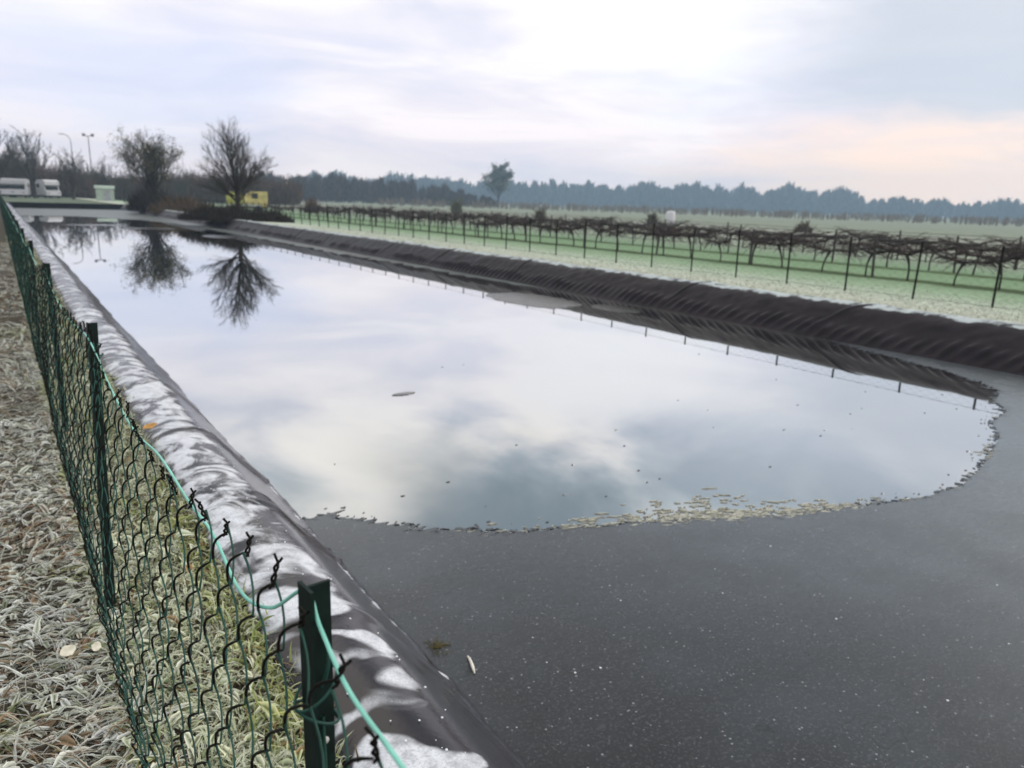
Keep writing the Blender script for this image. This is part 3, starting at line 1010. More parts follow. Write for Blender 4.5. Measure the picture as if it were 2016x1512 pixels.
mb = MB()
blades(4000, ((-.75, .22), (1.6, 9)), .14, .0095, .6, col_left, mb, 1, dirbias=.25)
blades(5200, ((-.75, .22), (1.6, 10)), .19, .0036, .45, col_left, mb, 21, dirbias=.25)
blades(7500, ((-1.2, .22), (7, 26)), .16, .012, .35, col_left, mb, 2, dirbias=.25)
blades(1800, ((-.6, .22), (1.6, 6)), .085, .028, .5, col_left, mb, 3, wide=True)
blades(2200, ((-.6, .22), (1.6, 6)), .05, .016, .8, col_left, mb, 22, wide=True)
o = mb.build('frosted_grass', M['frost_grass'])
tag(o, 'flattened frost covered grass on the path side of the fence', 'grass', kind='stuff')
mb = MB()
blades(8500, ((.14, .70), (1.0, 7)), .085, .006, 1.05, col_right, mb, 4)
blades(3000, ((.14, .66), (1.0, 5.5)), .055, .012, .8, col_right, mb, 5, wide=True)
blades(1100, ((.14, .60), (1.0, 3.6)), .085, .024, .75, col_right, mb, 25, wide=True)
blades(6000, ((.3, .72), (1.0, 6)), .05, .0032, 1.1, col_right, mb, 26)
blades(9000, ((.14, .72), (6, 30)), .09, .010, .9, col_right, mb, 6)
# rim creeping onto the liner
blades(2600, ((.64, .80), (1.2, 16)), .055, .005, .5, col_right, mb, 7)
o = mb.build('frosted_turf', M['frost_grass'])
tag(o, 'frosted turf strip between the fence and the pond liner', 'grass', kind='stuff')

# tussocky tan fringe behind the right bank
def col_tan(x, y, r):
    return mixc((.20, .24, .13), (.50, .53, .40), r.random(len(x)))


mb = MB()
blades(9000, ((12.2, 14.9), (4, 40)), .11, .012, .8, col_tan, mb, 8)
blades(9000, ((14.9, 18.5), (4, 40)), .08, .014, .8, lambda x, y, r: mixc((.20, .28, .15), (.40, .46, .33), r.random(len(x))), mb, 9)
o = mb.build('bank_grass', M['frost_grass'])
tag(o, 'pale frosty grass on the far side of the right bank', 'grass', kind='stuff')


# loose leaves
def leaf(x, y, z, L, Wd, rz, material, label, curl=.3):
    a = np.linspace(0, 1, 7)
    mbl = MB()
    rows = []
    wv = Wd * np.sin(np.clip(a * .92 + .06, 0, 1) * math.pi) ** .8 * .5
    for s_ in (-1, -.5, 0, .5, 1):
        rows.append(np.stack([L * (a - .5), s_ * wv * (1 + .1 * np.sin(a * 17)), curl * L * ((a - .5) ** 2) + .25 * abs(s_) * wv], 1))
    V = np.stack(rows)
    top = V.reshape(-1, 3)
    f = grid_faces(5, 7)
    mbl.add(top, f); mbl.add(top - np.array([0, 0, .0012]), f[:, ::-1])
    o_ = mbl.build('dead_leaf', material)
    o_.location = (x, y, z); o_.rotation_euler = (.35, -.2, rz)
    return tag(o_, label, 'leaf')


leaf(.035, 2.62, .05, .05, .046, .4, M['deadleaf'], 'pale cream dead leaf on the frosted grass left of the fence')
leaf(.115, 2.60, .05, .045, .03, 1.2, M['deadleaf'], 'pinkish pale leaf leaning against the foot of the fence mesh')
leaf(.66, 5.05, .085, .09, .05, .2, M['orangeleaf'], 'orange brown leaf at the turf edge beside the second fence post')

# stick and debris frozen into the ice
mb = MB()
tt = np.linspace(0, 1, 8)
mb.tube(np.stack([.035 * tt, .12 * tt, .012 * np.sin(tt * 3) + .004 * tt], 1), [.003, .006, .0075, .007, .007, .006, .005, .003], 8)
o = mb.build('stick', M['stick']); o.location = (1.50, 2.40, WATER_Z + .006)
tag(o, 'short whitish stick frozen into the dark ice near the left bank', 'stick')
mb = MB()
for k in range(60):
    a, rr = rng.uniform(0, 6.28), abs(rng.normal(0, .035))
    x, y = rr * math.cos(a), rr * math.sin(a)
    b_ = rng.uniform(0, 6.28); L = rng.uniform(.012, .04)
    tt = np.linspace(0, 1, 4)
    mb.tube(np.stack([x + L * tt * math.cos(b_), y + L * tt * math.sin(b_), .002 + .008 * np.sin(tt * 3.1) * rng.random()], 1), .0012, 4)
M['weedbits'] = simple('brown_weed', (.12, .10, .04), .9, .4, 40)
o = mb.build('weed_clump', M['weedbits']); o.location = (1.46, 2.66, WATER_Z + .005)
tag(o, 'small brown weed clump frozen in at the edge of the dark ice', 'weed')
mb = MB()
tt = np.linspace(0, 1, 7)
mb.tube(np.stack([.16 * tt, -.03 * tt + .01 * np.sin(tt * 6), .012 * np.sin(tt * 2.5)], 1), .0022, 5)
o = mb.build('dry_stem', M['stick']); o.location = (.64, 1.50, .075)
tag(o, 'thin pale dry stem lying from the turf onto the black liner', 'stem')

# grains of ice on the liner
mb = MB()
for k in range(90):
    y = rng.uniform(1.2, 4.2); x = rng.uniform(.72, .98)
    r_ = rng.uniform(.0015, .0045)
    zc = float(np.interp(x, [.66, .80, .90, 1.0], [.055, .075, .06, .01])) + .004
    ph = np.linspace(0, math.pi, 5); az = np.linspace(0, 2 * math.pi, 8, endpoint=False)
    V = np.stack([x + r_ * np.sin(ph)[:, None] * np.cos(az), y + r_ * np.sin(ph)[:, None] * np.sin(az), zc + .7 * r_ * np.cos(ph)[:, None] + 0 * az], -1).reshape(-1, 3)
    mb.add(V, [[i * 8 + j, i * 8 + (j + 1) % 8, (i + 1) * 8 + (j + 1) % 8, (i + 1) * 8 + j] for i in range(4) for j in range(8)])
tag(mb.build('ice_grains', M['frostbead']), 'scattered white ice grains lying on the near liner', 'ice grains', kind='stuff')


# ------------------------------------------------------------------ trees
def bez(p0, d0, L, up, n, r, wob):
    """a bending branch: starts along d0, drifts upward"""
    pts_ = [np.array(p0, float)]
    d = np.array(d0, float); d /= np.linalg.norm(d)
    for k in range(n):
        d = d + np.array([0, 0, up / n]) + r.normal(0, wob, 3)
        d /= np.linalg.norm(d)
        pts_.append(pts_[-1] + d * L / n)
    return np.array(pts_), d


def branch_tree(seed, H, trunk_h, trunk_r, nlimb, limb_len, ang, nsub, ntwig, up=.55, wob=.06, envelope=None, tw_r=.0075):
    r = np.random.default_rng(seed)
    tr, cr = MB(), MB()
    tips = []
    tp, td = bez((0, 0, -.2), (r.normal(0, .03), r.normal(0, .03), 1), trunk_h + .2, 0, 6, r, .02)
    tr.tube(tp, np.linspace(trunk_r * 1.35, trunk_r * .8, len(tp)), 9)
    for i in range(nlimb):
        f = i / max(1, nlimb - 1)
        th = i * 2.399 + r.normal(0, .25)
        an = R(ang[0] + (ang[1] - ang[0]) * (i / nlimb) ** .8) * r.uniform(.85, 1.1)
        d = (math.sin(an) * math.cos(th), math.sin(an) * math.sin(th), math.cos(an))
        L = limb_len * r.uniform(.88, 1.08) * (1.12 - .36 * min(1, an / R(65)))
        st_ = tp[-1 - (i % 3)] if an > R(30) else tp[-1]
        lp, ld = bez(st_, d, L, up * math.sin(an), 9, r, wob)
        lr = np.linspace(trunk_r * .34, trunk_r * .06, len(lp))
        tr.tube(lp, lr, 6)
        for j in range(nsub):
            u = .18 + .8 * (j + r.random() * .8) / nsub
            k = int(u * (len(lp) - 1)); fr = u * (len(lp) - 1) - k
            k = min(k, len(lp) - 2)
            p = lp[k] * (1 - fr) + lp[k + 1] * fr
            tdir = lp[k + 1] - lp[k]; tdir /= np.linalg.norm(tdir)
            side = r.normal(0, 1, 3); side -= tdir * side.dot(tdir); side /= np.linalg.norm(side)
            bd = tdir + side * r.uniform(.45, .95)
            BL = L * (.50 - .30 * u) * r.uniform(.7, 1.2)
            bp_, bd2 = bez(p, bd, BL, up * .5, 5, r, wob * 1.4)
            cr.tube(bp_, np.linspace(max(trunk_r * .11, tw_r * 1.7), tw_r * 1.1, len(bp_)), 4)
            for q in range(ntwig):
                u2 = .2 + .8 * r.random()
                kk = min(int(u2 * 5), 4); ff = u2 * 5 - kk
                p2 = bp_[kk] * (1 - ff) + bp_[kk + 1] * ff
                t2 = bp_[kk + 1] - bp_[kk]; t2 /= np.linalg.norm(t2)
                s2 = r.normal(0, 1, 3); s2 -= t2 * s2.dot(t2); s2 /= np.linalg.norm(s2)
                wp, _ = bez(p2, t2 + s2 * r.uniform(.4, .9), BL * r.uniform(.3, .6), up * .5, 3, r, wob * 1.5)
                cr.tube(wp, np.linspace(tw_r, tw_r * .55, len(wp)), 3)
                tips.append(wp[-1])
                if r.random() < .7:
                    w2, _ = bez(wp[1], (wp[2] - wp[1]) / .1 + r.normal(0, .4, 3), BL * .25, up * .5, 2, r, wob * 1.5)
                    cr.tube(w2, np.linspace(tw_r * .8, tw_r * .5, len(w2)), 3)
                    tips.append(w2[-1])
    return tr, cr, np.array(tips)


def leafcloud(centers, n, size, spread, cols, mb, seed):
    r = np.random.default_rng(seed)
    c_ = centers[r.integers(len(centers), size=n)] + r.normal(0, spread, (n, 3))
    a = r.normal(0, 1, (n, 3)); a /= np.linalg.norm(a, axis=1, keepdims=True)
    b_ = r.normal(0, 1, (n, 3)); b_ = np.cross(a, b_); b_ /= np.linalg.norm(b_, axis=1, keepdims=True)
    s_ = size * r.uniform(.5, 1.4, n)[:, None]
    V = np.stack([c_ - a * s_, c_ + b_ * s_ * .5, c_ + a * s_, c_ - b_ * s_ * .5], 1).reshape(-1, 3)
    i = np.arange(n)[:, None] * 4 + np.arange(4)[None]
    col = mixc(cols[0], cols[1], r.random(n))
    mb.add(V, i, 0, np.repeat(col, 4, 0))


def place(az, d):
    return d * math.sin(R(az)), d * math.cos(R(az))


def make_tree(loc, name, label, cat, trunk, crown, leaves=None, group=None, rz=0.0, sc=1.0):
    root = empty(name, loc, label, cat, group, rz)
    root.scale = (sc, sc, sc)
    trunk.build('trunk', M['bark'], root)
    co = crown.build('crown', M['twig'], root)
    if leaves is not None:
        leaves.build('leaves', M['leafbits'], root, smooth=False)
    return root


# the round bare tree right of the far corner
x, y = place(14.35, 51)
tr, cr, tips = branch_tree(21, 6.0, 1.85, .16, 26, 3.5, (2, 80), 15, 8, up=.42, wob=.05, tw_r=.0055)
make_tree((x, y, -.1), 'bare_tree', 'bare fan shaped tree standing alone behind the right bank, yellow trailer at its foot', 'tree', tr, cr)
# the dense tree with some old leaves
x, y = place(8.75, 80)
tr, cr, tips = branch_tree(33, 7.5, 1.0, .22, 22, 5.2, (2, 27), 12, 6, up=.85, wob=.08, tw_r=.009)
lf = MB()
outer = tips[np.hypot(tips[:, 0], tips[:, 1]) > np.median(np.hypot(tips[:, 0], tips[:, 1])) * 1.15]
leafcloud(outer, 7000, .07, .22, ((.05, .045, .02), (.13, .115, .06)), lf, 23)
leafcloud(tips, 3000, .07, .14, ((.05, .045, .02), (.13, .115, .06)), lf, 3)
make_tree((x, y, -.15), 'leafy_tree', 'dense narrow tree with olive leaves at the far end of the right bank', 'tree', tr, cr, lf, sc=.92)

# trees at the left behind the far end
trA, crA, _ = branch_tree(41, 8, 2.4, .22, 11, 6.0, (4, 42), 9, 6, up=.6, wob=.08, tw_r=.022)
trB, crB, _ = branch_tree(47, 8, 1.8, .20, 12, 5.4, (4, 55), 9, 6, up=.5, wob=.09, tw_r=.022)
specs = [(.15, 135, 1.12, 'A', 'tallest bare tree at the left edge of the frame behind the camper vans'),
         (1.0, 150, 1.0, 'B', 'spreading bare tree between the two left camper vans'),
         (2.05, 145, 1.12, 'A', 'slender bare tree above the gap before the third camper van'),
         (4.15, 140, .98, 'B', 'rounded bare tree just left of the floodlight mast'),
         (5.95, 150, .72, 'A', 'low bare tree right of the floodlight mast'),
         (7.1, 140, .62, 'B', 'small bare tree beside the dense olive tree'),
         (10.6, 150, .62, 'B', 'small bare tree between the dense olive tree and the fan shaped tree')]
protos = {}
for az, d, sc, kd, lab in specs:
    x, y = place(az, d)
    if kd not in protos:
        root = make_tree((x, y, -.3), 'bare_tree', lab, 'tree', *((trA, crA) if kd == 'A' else (trB, crB)), group='bare trees beyond the far end of the pond', sc=sc)
        protos[kd] = root
    else:
        root = copy_tree(protos[kd])
        root.location = (x, y, -.3); root.scale = (sc, sc, sc); root['label'] = lab
    root.rotation_euler = (0, 0, az * 2.1)

# ---- bushes and thickets: many thin upright twigs


def twigmass(n, sampler, h, wd, cols, mb, seed, lean=.35):
    r = np.random.default_rng(seed)
    base_, hh = sampler(r, n)
    L = h * r.uniform(.35, 1.0, n) * hh
    d = np.stack([r.normal(0, lean, n), r.normal(0, lean, n), np.ones(n)], 1); d /= np.linalg.norm(d, axis=1, keepdims=True)
    s_ = np.stack([r.normal(0, 1, n), r.normal(0, 1, n), r.normal(0, .4, n)], 1); s_ /= np.linalg.norm(s_, axis=1, keepdims=True)
    w_ = wd * r.uniform(.5, 1.5, n)[:, None]
    t1 = base_ + d * (L * .55)[:, None] + r.normal(0, .05, (n, 3)) * L[:, None]
    t2 = base_ + d * L[:, None] + r.normal(0, .10, (n, 3)) * L[:, None]
    V = np.stack([base_ - s_ * w_, base_ + s_ * w_, t1 + s_ * w_ * .8, t1 - s_ * w_ * .8, t2 + s_ * w_ * .3, t2 - s_ * w_ * .3], 1).reshape(-1, 3)
    i = np.arange(n)[:, None] * 6
    F = np.concatenate([i + np.array([[0, 1, 2, 3]]), i + np.array([[3, 2, 4, 5]])])
    col = mixc(cols[0], cols[1], r.random(n))
    mb.add(V, F, 0, np.repeat(col, 6, 0))


def bush(az, d, rad, h, n, cols, label, name='bramble_bush', cat='bush', wd=.02, z=-.3, seed=1):
    x, y = place(az, d)

    def smp(r, n_):
        a = r.uniform(0, 2 * math.pi, n_); q = np.sqrt(r.random(n_))
        lump = .6 + .6 * fbm(np.cos(a) * 2 + seed * 7, np.sin(a) * 2, seed)
        zz_ = r.random(n_) * .45 * h * (1 - q * q)
        return np.stack([q * rad * np.cos(a), q * rad * np.sin(a), zz_], 1), (1 - .55 * q * q) * lump
    mbb = MB()
    twigmass(n, smp, h, wd, cols, mbb, seed, .5)
    o_ = mbb.build(name, M['wood'], smooth=False)
    o_.location = (x, y, z)
    return tag(o_, label, cat)


DARK = ((.018, .014, .010), (.05, .038, .025))
BRN = ((.05, .035, .022), (.12, .085, .05))
bush(14.2, 49.2, 1.6, 1.15, 2600, DARK, 'dark bramble patch at the foot of the fan shaped bare tree', z=-.1, seed=2)
bush(12.4, 52, 1.9, 1.0, 2200, DARK, 'dark bramble patch left of the fan shaped bare tree', z=-.1, seed=3)
bush(16.3, 50, 1.5, .9, 2000, DARK, 'dark bramble patch below the right end of the yellow trailer', z=-.1, seed=4)
bush(8.7, 79, 2.0, 2.3, 2600, DARK, 'dark bush around the trunk of the dense olive tree', z=-.2, seed=5, wd=.03)
bush(10.8, 72, 3.0, 1.5, 2600, BRN, 'brown low bush between the dense olive tree and the fan shaped tree', z=-.2, seed=6, wd=.03)
bush(19.3, 92, .8, 1.9, 500, ((.06, .025, .018), (.13, .06, .04)), 'reddish brown round shrub left above the trellis rows', 'shrub', 'shrub', .04, seed=7)
bush(36.2, 85, .45, 1.75, 300, BRN, 'small brown shrub above the trellis right of the forked tree', 'shrub', 'shrub', .04, seed=8)
bush(44.6, 85, .45, 1.7, 300, BRN, 'small brown shrub just left of the white tank', 'shrub', 'shrub', .04, seed=9)
bush(55.2, 75, .8, 1.25, 300, BRN, 'low brown shrub far right above the trellis rows', 'shrub', 'shrub', .04, seed=10)
bush(29.9, 120, .7, 2.6, 400, ((.07, .075, .04), (.14, .14, .08)), 'narrow olive shrub left of the forked tree', 'shrub', 'shrub', .05, seed=11)

# far brown thicket behind the far end
mb = MB()


def smp_thicket(r, n):
    az = r.uniform(-4, 18.5, n); d = r.uniform(165, 205, n)
    hh = .5 + .8 * fbm(az * .9, d * .05, 71)
    hh *= np.interp(az, [-4, 0, 6, 9, 12, 18.5], [1.25, 1.2, .8, .75, .85, .8])
    a = np.radians(az)
    return np.stack([d * np.sin(a), d * np.cos(a), -.3 + r.random(n) * 1.6], 1), hh


twigmass(30000, smp_thicket, 6.4, .07, ((.045, .028, .02), (.11, .07, .045)), mb, 12, .3)
tag(mb.build('thicket', M['wood'], smooth=False), 'brown leafless thicket across the far left behind the pond', 'thicket', kind='stuff')

# far woods: merged bare trees
def far_wood(name, label, az0, az1, d0, d1, ntree, Hfun, cols, seed, per=170, wd=.10):
    r = np.random.default_rng(seed)
    az = r.uniform(az0, az1, ntree); d = r.uniform(d0, d1, ntree)
    Ht = Hfun(az) * (.60 + .46 * r.random(ntree)) * (.74 + .56 * fbm(az * .8, az * 0 + 1, seed))
    cx, cy = d * np.sin(np.radians(az)), d * np.cos(np.radians(az))
    idx = np.repeat(np.arange(ntree), per)
    n = len(idx)
    h = Ht[idx]
    u = r.random(n) ** .7                       # height along the tree
    rad = h * .34 * np.sqrt(r.random(n)) * np.clip(1.25 - u, .25, 1)
    a = r.uniform(0, 2 * math.pi, n)
    base_ = np.stack([cx[idx] + rad * np.cos(a) * .6, cy[idx] + rad * np.sin(a) * .6, -.4 + h * (.02 + .72 * u)], 1)
    L = h * r.uniform(.12, .32, n)
    dv = np.stack([np.cos(a) * rad / h * 2.2 + r.normal(0, .2, n), np.sin(a) * rad / h * 2.2 + r.normal(0, .2, n), np.ones(n)], 1)
    dv /= np.linalg.norm(dv, axis=1, keepdims=True)
    s_ = np.stack([np.cos(np.radians(az[idx])), -np.sin(np.radians(az[idx])), r.normal(0, .5, n)], 1)
    s_ += r.normal(0, .4, (n, 3))
    w_ = wd * r.uniform(.4, 1.6, n)[:, None] * (h / 12)[:, None]
    tip = base_ + dv * L[:, None]
    V = np.stack([base_ - s_ * w_, base_ + s_ * w_, tip + s_ * w_ * .3, tip - s_ * w_ * .3], 1).reshape(-1, 3)
    i = np.arange(n)[:, None] * 4 + np.arange(4)[None]
    col = mixc(cols[0], cols[1], r.random(n))
    mbw = MB()
    mbw.add(V, i, 0, np.repeat(col, 4, 0))
    # trunks
    tb = np.stack([cx, cy, np.full(ntree, -.5)], 1)
    tt_ = tb + np.stack([0 * cx, 0 * cx, Ht * .8], 1)
    sx = np.stack([np.cos(np.radians(az)), -np.sin(np.radians(az)), 0 * az], 1) * .16
    sy = np.stack([np.sin(np.radians(az)), np.cos(np.radians(az)), 0 * az], 1) * .16
    V = np.stack([tb - sx, tb + sy, tb + sx, tb - sy, tt_ - sx * .3, tt_ + sy * .3, tt_ + sx * .3, tt_ - sy * .3], 1).reshape(-1, 3)
    i = np.arange(ntree)[:, None] * 8
    F = np.concatenate([i + np.array([[0, 1, 5, 4]]), i + np.array([[1, 2, 6, 5]]), i + np.array([[2, 3, 7, 6]]), i + np.array([[3, 0, 4, 7]])])
    mbw.add(V, F, 0, np.tile(np.array(cols[0]), (len(V), 1)))
    o_ = mbw.build(name, M['wood'], smooth=False)
    return tag(o_, label, 'wood', kind='stuff')


far_wood('far_wood', 'blue hazed bare wood along the whole right horizon', 18, 82, 780, 980, 1500,
         lambda a: 1.5 * np.interp(a, [18, 22, 30, 36, 45, 55, 62, 70, 82], [17, 18, 17, 16, 17.5, 17, 13.5, 11.5, 11]), ((.035, .03, .03), (.085, .075, .07)), 5, 90, .36)
far_wood('near_wood', 'brown bare wood left of centre below the hazed horizon', 12, 33, 300, 370, 260,
         lambda a: np.interp(a, [12, 17, 20, 26, 30, 33], [9, 10.5, 10, 11.0, 8, 4]), ((.04, .028, .025), (.10, .072, .06)), 6, 170, .22)
far_wood('scrub', 'low pale scrub and orchard growth in front of the hazed wood', 24, 82, 230, 420, 1800,
         lambda a: 2.8 + 0 * a, ((.14, .115, .09), (.24, .21, .17)), 7, 26, .16)

# forked hazy tree in the middle distance
x, y = place(33.0, 330)
tr, cr, tips = branch_tree(57, 9, 2.6, .25, 10, 7.6, (4, 40), 9, 5, up=.6, wob=.1, tw_r=.03)
lf = MB()
sel = tips[(tips[:, 2] > 5.5)]
leafcloud(tips, 1500, .34, .6, ((.10, .12, .10), (.16, .17, .14)), lf, 14)
leafcloud(sel[np.argsort(sel[:, 2])[-len(sel) // 3:]] + np.array([.6, -.2, .3]), 2200, .34, .4, ((.10, .13, .11), (.16, .18, .16)), lf, 4)
make_tree((x, y, -.4), 'forked_tree', 'grey green forked tree standing out before the hazed wood', 'tree', tr, cr, lf, sc=1.35)


# ------------------------------------------------------------------ vineyard
def vine_parts(seed):
    r = np.random.default_rng(seed)
    tr, ca = MB(), MB()
    tp, _ = bez((0, 0, -.12), (r.normal(0, .08), r.normal(0, .10), 1), .94, 0, 6, r, .09)
    tr.tube(tp, np.array([.040, .032, .028, .027, .032, .046, .052]), 7)
    for sgn in (-1, 1):
        ap, _ = bez(tp[-1] - [0, 0, .03], (0, sgn, .16), .88, -.08, 7, r, .045)
        tr.tube(ap, np.linspace(.034, .018, len(ap)), 6)
        for k in range(34):
            p = ap[k % 7]
            cp, _ = bez(p, (r.normal(0, .12), (sgn if r.random() < .75 else -sgn), r.uniform(.05, 1.0)), r.uniform(.4, .9), -.75, 6, r, .10)
            cp[:, 2] = np.minimum(cp[:, 2], 1.19 + .02 * r.random())
            ca.tube(cp, np.linspace(.013, .007, len(cp)), 4)
    return tr, ca


rowx = [22.3, 27.4, 32.2]
rowlab = ['bare gnarled vine on the trellis row nearest the right bank', 'bare vine on the second trellis row from the right bank',
          'bare vine on the third trellis row from the right bank', 'bare vine on the fourth trellis row from the right bank',
          'bare vine on the fifth trellis row from the right bank']
vp = []
for k in range(3):
    tr, ca = vine_parts(100 + k)
    root = empty('grape_vine', (0, 0, -.34), rowlab[0], 'vine', 'vines of the trellis row nearest the bank')
    tr.build('trunk', M['vine'], root); ca.build('canes', M['cane'], root)
    vp.append([root, False])
ords = ['nearest the bank', 'second from the bank', 'third from the bank', 'fourth from the bank', 'fifth from the bank']
for ri, X in enumerate(rowx):
    n = 0
    y = 4.0 + .6 * ri
    while y < 78:
        pr = vp[int(rng.integers(3))]
        if not pr[1]:
            v_ = pr[0]; pr[1] = True
        else:
            v_ = copy_tree(pr[0])
        v_.location = (X + rng.normal(0, .05), y, -.35)
        v_.rotation_euler = (0, 0, rng.choice([0, math.pi]) + rng.normal(0, .15))
        s_ = rng.uniform(.88, 1.1); v_.scale = (s_, s_, s_)
        v_['label'] = rowlab[ri]; v_['group'] = 'vines of the trellis row ' + ords[ri]
        y += 1.38 + rng.normal(0, .12) + .12 * ri
    te = empty('vine_trellis', (X, 40, -.35), ['wire trellis carrying the vine row nearest the right bank', 'wire trellis carrying the second vine row from the right bank',
               'wire trellis carrying the third vine row from the right bank', 'wire trellis carrying the fourth vine row from the right bank', 'wire trellis carrying the fifth vine row from the right bank'][ri], 'trellis')
    for z in (.64, .90, 1.2):
        mb = MB()
        yy_ = np.linspace(-37, 38.5, 80)
        mb.tube(np.stack([.01 * np.sin(yy_), yy_, z - .02 * np.abs(np.sin(yy_ * math.pi / 5))], 1), .010, 4)
        mb.build('wire', M['trellis_wire'], te)
    pp = None
    for k in range(17):
        if pp is None:
            mb = MB(); mb.tube(np.array([[0, 0, -.2], [0, 0, .6], [0, 0, 1.27]]), [.04, .04, .037], 7)
            mb.add(np.array([[.037 * math.cos(a), .037 * math.sin(a), 1.27] for a in np.arange(7) * 2 * math.pi / 7]), [list(range(7))])
            q_ = pp = mb.build('post', M['trellis_post'], te)
        else:
            q_ = pp.copy(); COL.objects.link(q_); q_.parent = te
        q_.location = (.06, -36.5 + 4.7 * k, 0)
        q_.rotation_euler = (rng.normal(0, .02), rng.normal(0, .02), 0)

# ------------------------------------------------------------------ small things far off
# floodlight mast
x, y = place(5.35, 195)
ms = empty('floodlight_mast', (x, y, -.4), 'thin tall floodlight mast with a short crossbar above the bare trees', 'mast')
mb = MB(); mb.tube(np.array([[0, 0, 0], [0, 0, 7], [0, 0, 13.4]]), [.16, .13, .10], 8); mb.build('pole', M['mast'], ms)
mb = MB(); mb.box((0, 0, 13.45), (2.2, .16, .14)); mb.build('crossbar', M['mast'], ms)
for sx in (-.85, .85):
    mb = MB(); mb.box((sx, -.1, 13.75), (.65, .3, .45)); mb.box((sx, -.27, 13.73), (.58, .03, .38)); mb.build('floodlight', M['mast'], ms)
x, y = place(4.35, 170)
ms = empty('street_lamp', (x, y, -.4), 'slim curved street lamp left of the floodlight mast', 'street lamp')
mb = MB()
a = np.linspace(0, 1.35, 8)
mb.tube(np.vstack([[[0, 0, 0], [0, 0, 5], [0, 0, 10.5]], np.stack([-1.4 + 1.4 * np.cos(a), 0 * a, 10.7 + 1.4 * np.sin(a)], 1)]), [.09] * 3 + [.07] * 8, 7)
mb.build('pole', M['mast'], ms)
mb = MB(); mb.box((-1.5, 0, 12.05), (.8, .3, .16)); mb.build('lamp_head', M['mast'], ms)


# camper vans seen end-on
def camper(az, d, label, rz, first=None):
    x, y = place(az, d)
    root = empty('camper_van', (x, y, 0), label, 'camper van', 'white camper vans parked beyond the far end', rz)
    mb = MB()
    W2 = 1.1
    prof = np.array([(-3.0, .45), (-3.0, 2.95), (1.6, 3.0), (2.7, 2.7), (2.75, 2.15), (2.1, 1.95), (2.5, 1.25), (3.1, 1.1), (3.15, .45)])
    n = len(prof)
    Lf = np.stack([np.full(n, -W2), -prof[:, 0], prof[:, 1]], 1); Rt = Lf.copy(); Rt[:, 0] = W2
    mb.add(np.vstack([Lf, Rt]), [[i, (i + 1) % n, n + (i + 1) % n, n + i] for i in range(n)])
    mb.add(Lf, [list(range(n))]); mb.add(Rt, [list(range(n))[::-1]])
    mb.build('body', M['white'], root, smooth=False)
    mb = MB()
    mb.add([[-.95, -2.13, 1.90], [.95, -2.13, 1.90], [.95, -2.50, 1.30], [-.95, -2.50, 1.30]], [[0, 1, 2, 3]])
    mb.v[-1][:, 1] -= .02
    mb.build('windscreen', M['darkglass'], root, smooth=False)
    for sx in (-1.115, 1.115):
        mb = MB(); mb.box((sx, .8, 2.0), (.02, 1.4, .6)); mb.build('side_window', M['darkglass'], root, smooth=False)
    for sx in (-.8, .8):
        mb = MB(); mb.box((sx, -3.15, .85), (.3, .05, .2)); mb.build('headlight', M['mast'], root, smooth=False)
        for yy_ in (-2.2, 1.8):
            mb = MB(); a = np.linspace(0, 2 * math.pi, 16)
            mb.tube(np.array([[sx * 1.2 - .12, yy_, .38], [sx * 1.2 + .12, yy_, .38]]), .36, 14)
            for e in (-.12, .12):
                mb.add(np.stack([np.full(14, sx * 1.2 + e), yy_ + .36 * np.cos(a[:14]), .38 + .36 * np.sin(a[:14])], 1), [list(range(14))])
            mb.build('wheel', M['rubber'], root)
    return root


cv = camper(.45, 150, 'white camper van cut off by the left frame edge', .1)
c2 = copy_tree(cv); x, y = place(1.3, 150); c2.location = (x, y, 0); c2['label'] = 'white camper van second from the left frame edge'; c2.rotation_euler = (0, 0, -.15)
c3 = copy_tree(cv); x, y = place(2.75, 152); c3.location = (x, y, 0); c3['label'] = 'white camper van standing apart, nearest the pale green shed'; c3.rotation_euler = (0, 0, .25)

# pale green shed
x, y = place(6.0, 135)
sh = empty('garden_shed', (x, y, -.3), 'pale green garden shed beyond the far end of the pond', 'shed', rz=-.1)
mb = MB(); mb.box((0, 0, 1.05), (2.5, 2.0, 2.1)); mb.build('wall', M['palegreen'], sh, smooth=False)
mb = MB()
mb.add([[-1.4, -1.15, 2.12], [1.4, -1.15, 2.12], [1.4, 1.15, 2.12], [-1.4, 1.15, 2.12], [-1.4, 0, 2.6], [1.4, 0, 2.6]],
       [[0, 1, 5, 4], [2, 3, 4, 5], ]); mb.add([[-1.4, -1.15, 2.12], [-1.4, 1.15, 2.12], [-1.4, 0, 2.6], [1.4, -1.15, 2.12], [1.4, 1.15, 2.12], [1.4, 0, 2.6]], [[0, 2, 1], [3, 4, 5]])
mb.build('roof', M['palegreen'], sh, smooth=False)
mb = MB(); mb.box((.3, -1.02, .95), (.8, .05, 1.8)); mb.build('door', M['mast'], sh, smooth=False)

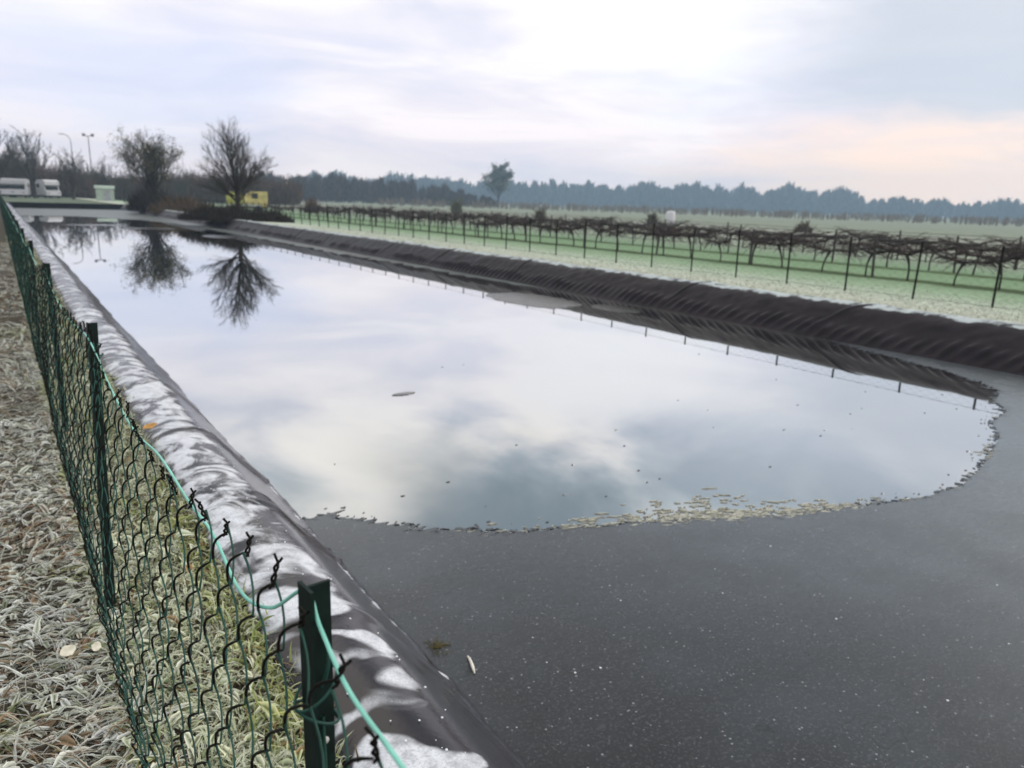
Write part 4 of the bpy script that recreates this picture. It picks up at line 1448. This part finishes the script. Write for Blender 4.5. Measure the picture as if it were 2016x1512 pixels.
# yellow trailer behind the bare tree
x, y = place(14.85, 80)
tr_ = empty('trailer', (x, y, -.25), 'yellow box trailer half hidden behind the fan shaped bare tree', 'trailer', rz=-.2)
mb = MB(); mb.box((-1.1, 0, 1.5), (1.5, 1.5, 1.15)); mb.box((-1.1, -.77, 1.5), (.06, .05, 1.1)); mb.build('tool_box', M['oliveyellow'], tr_, smooth=False)
mb = MB()
prof = np.array([(-.2, .95), (-.2, 1.75), (.5, 2.15), (1.95, 2.15), (1.95, .65), (1.4, .65), (1.4, .95)])
n = len(prof)
A_ = np.stack([prof[:, 0], np.full(n, -.8), prof[:, 1]], 1); B_ = A_.copy(); B_[:, 1] = .8
mb.add(np.vstack([A_, B_]), [[i, (i + 1) % n, n + (i + 1) % n, n + i] for i in range(n)])
mb.add(A_, [list(range(n))[::-1]]); mb.add(B_, [list(range(n))])
mb.build('cab', M['yellow'], tr_, smooth=False)
mb = MB(); mb.box((.75, -.83, 1.72), (.55, .04, .5)); mb.build('window', M['darkglass'], tr_, smooth=False)
mb = MB(); mb.box((0, 0, .62), (3.9, 1.3, .14)); mb.build('chassis', M['rubber'], tr_, smooth=False)
for sx in (-1.2, 1.1):
    for sy in (-.75, .75):
        mb = MB(); mb.tube(np.array([[sx, sy - .12, .38], [sx, sy + .12, .38]]), .38, 14)
        a = np.linspace(0, 2 * math.pi, 14, endpoint=False)
        for e in (-.12, .12):
            mb.add(np.stack([sx + .38 * np.cos(a), np.full(14, sy + e), .38 + .38 * np.sin(a)], 1), [list(range(14))])
        mb.build('wheel', M['rubber'], tr_)

# white tank in the field
x, y = place(45.9, 70)
tk = empty('water_tank', (x, y, -.36), 'white upright water tank above the trellis rows', 'tank')
mb = MB()
mb.tube(np.array([[0, 0, 0], [0, 0, .05], [0, 0, 1.5], [0, 0, 1.62], [0, 0, 1.68]]), [.38, .42, .42, .36, .02], 20); mb.build('shell', M['white'], tk)
mb = MB(); mb.tube(np.array([[0, 0, 1.66], [0, 0, 1.74], [0, 0, 1.75]]), [.16, .16, .01], 14); mb.build('lid', M['mast'], tk)

# ------------------------------------------------------------------ haze
mt, t = mat('haze_air')
vol = t.n('ShaderNodeVolumePrincipled', i_Color=(.55, .77, 1.0, 1), i_Density=.00065)
vol.inputs['Anisotropy'].default_value = .2
t.n('ShaderNodeOutputMaterial', i_Volume=vol.outputs[0])
HAZE = True
if HAZE:
    mb = MB()
    mb.box((300, 440, 28), (1700, 1300, 62))
    hz = mb.build('haze', mt, smooth=False)
    tag(hz, kind='stuff')
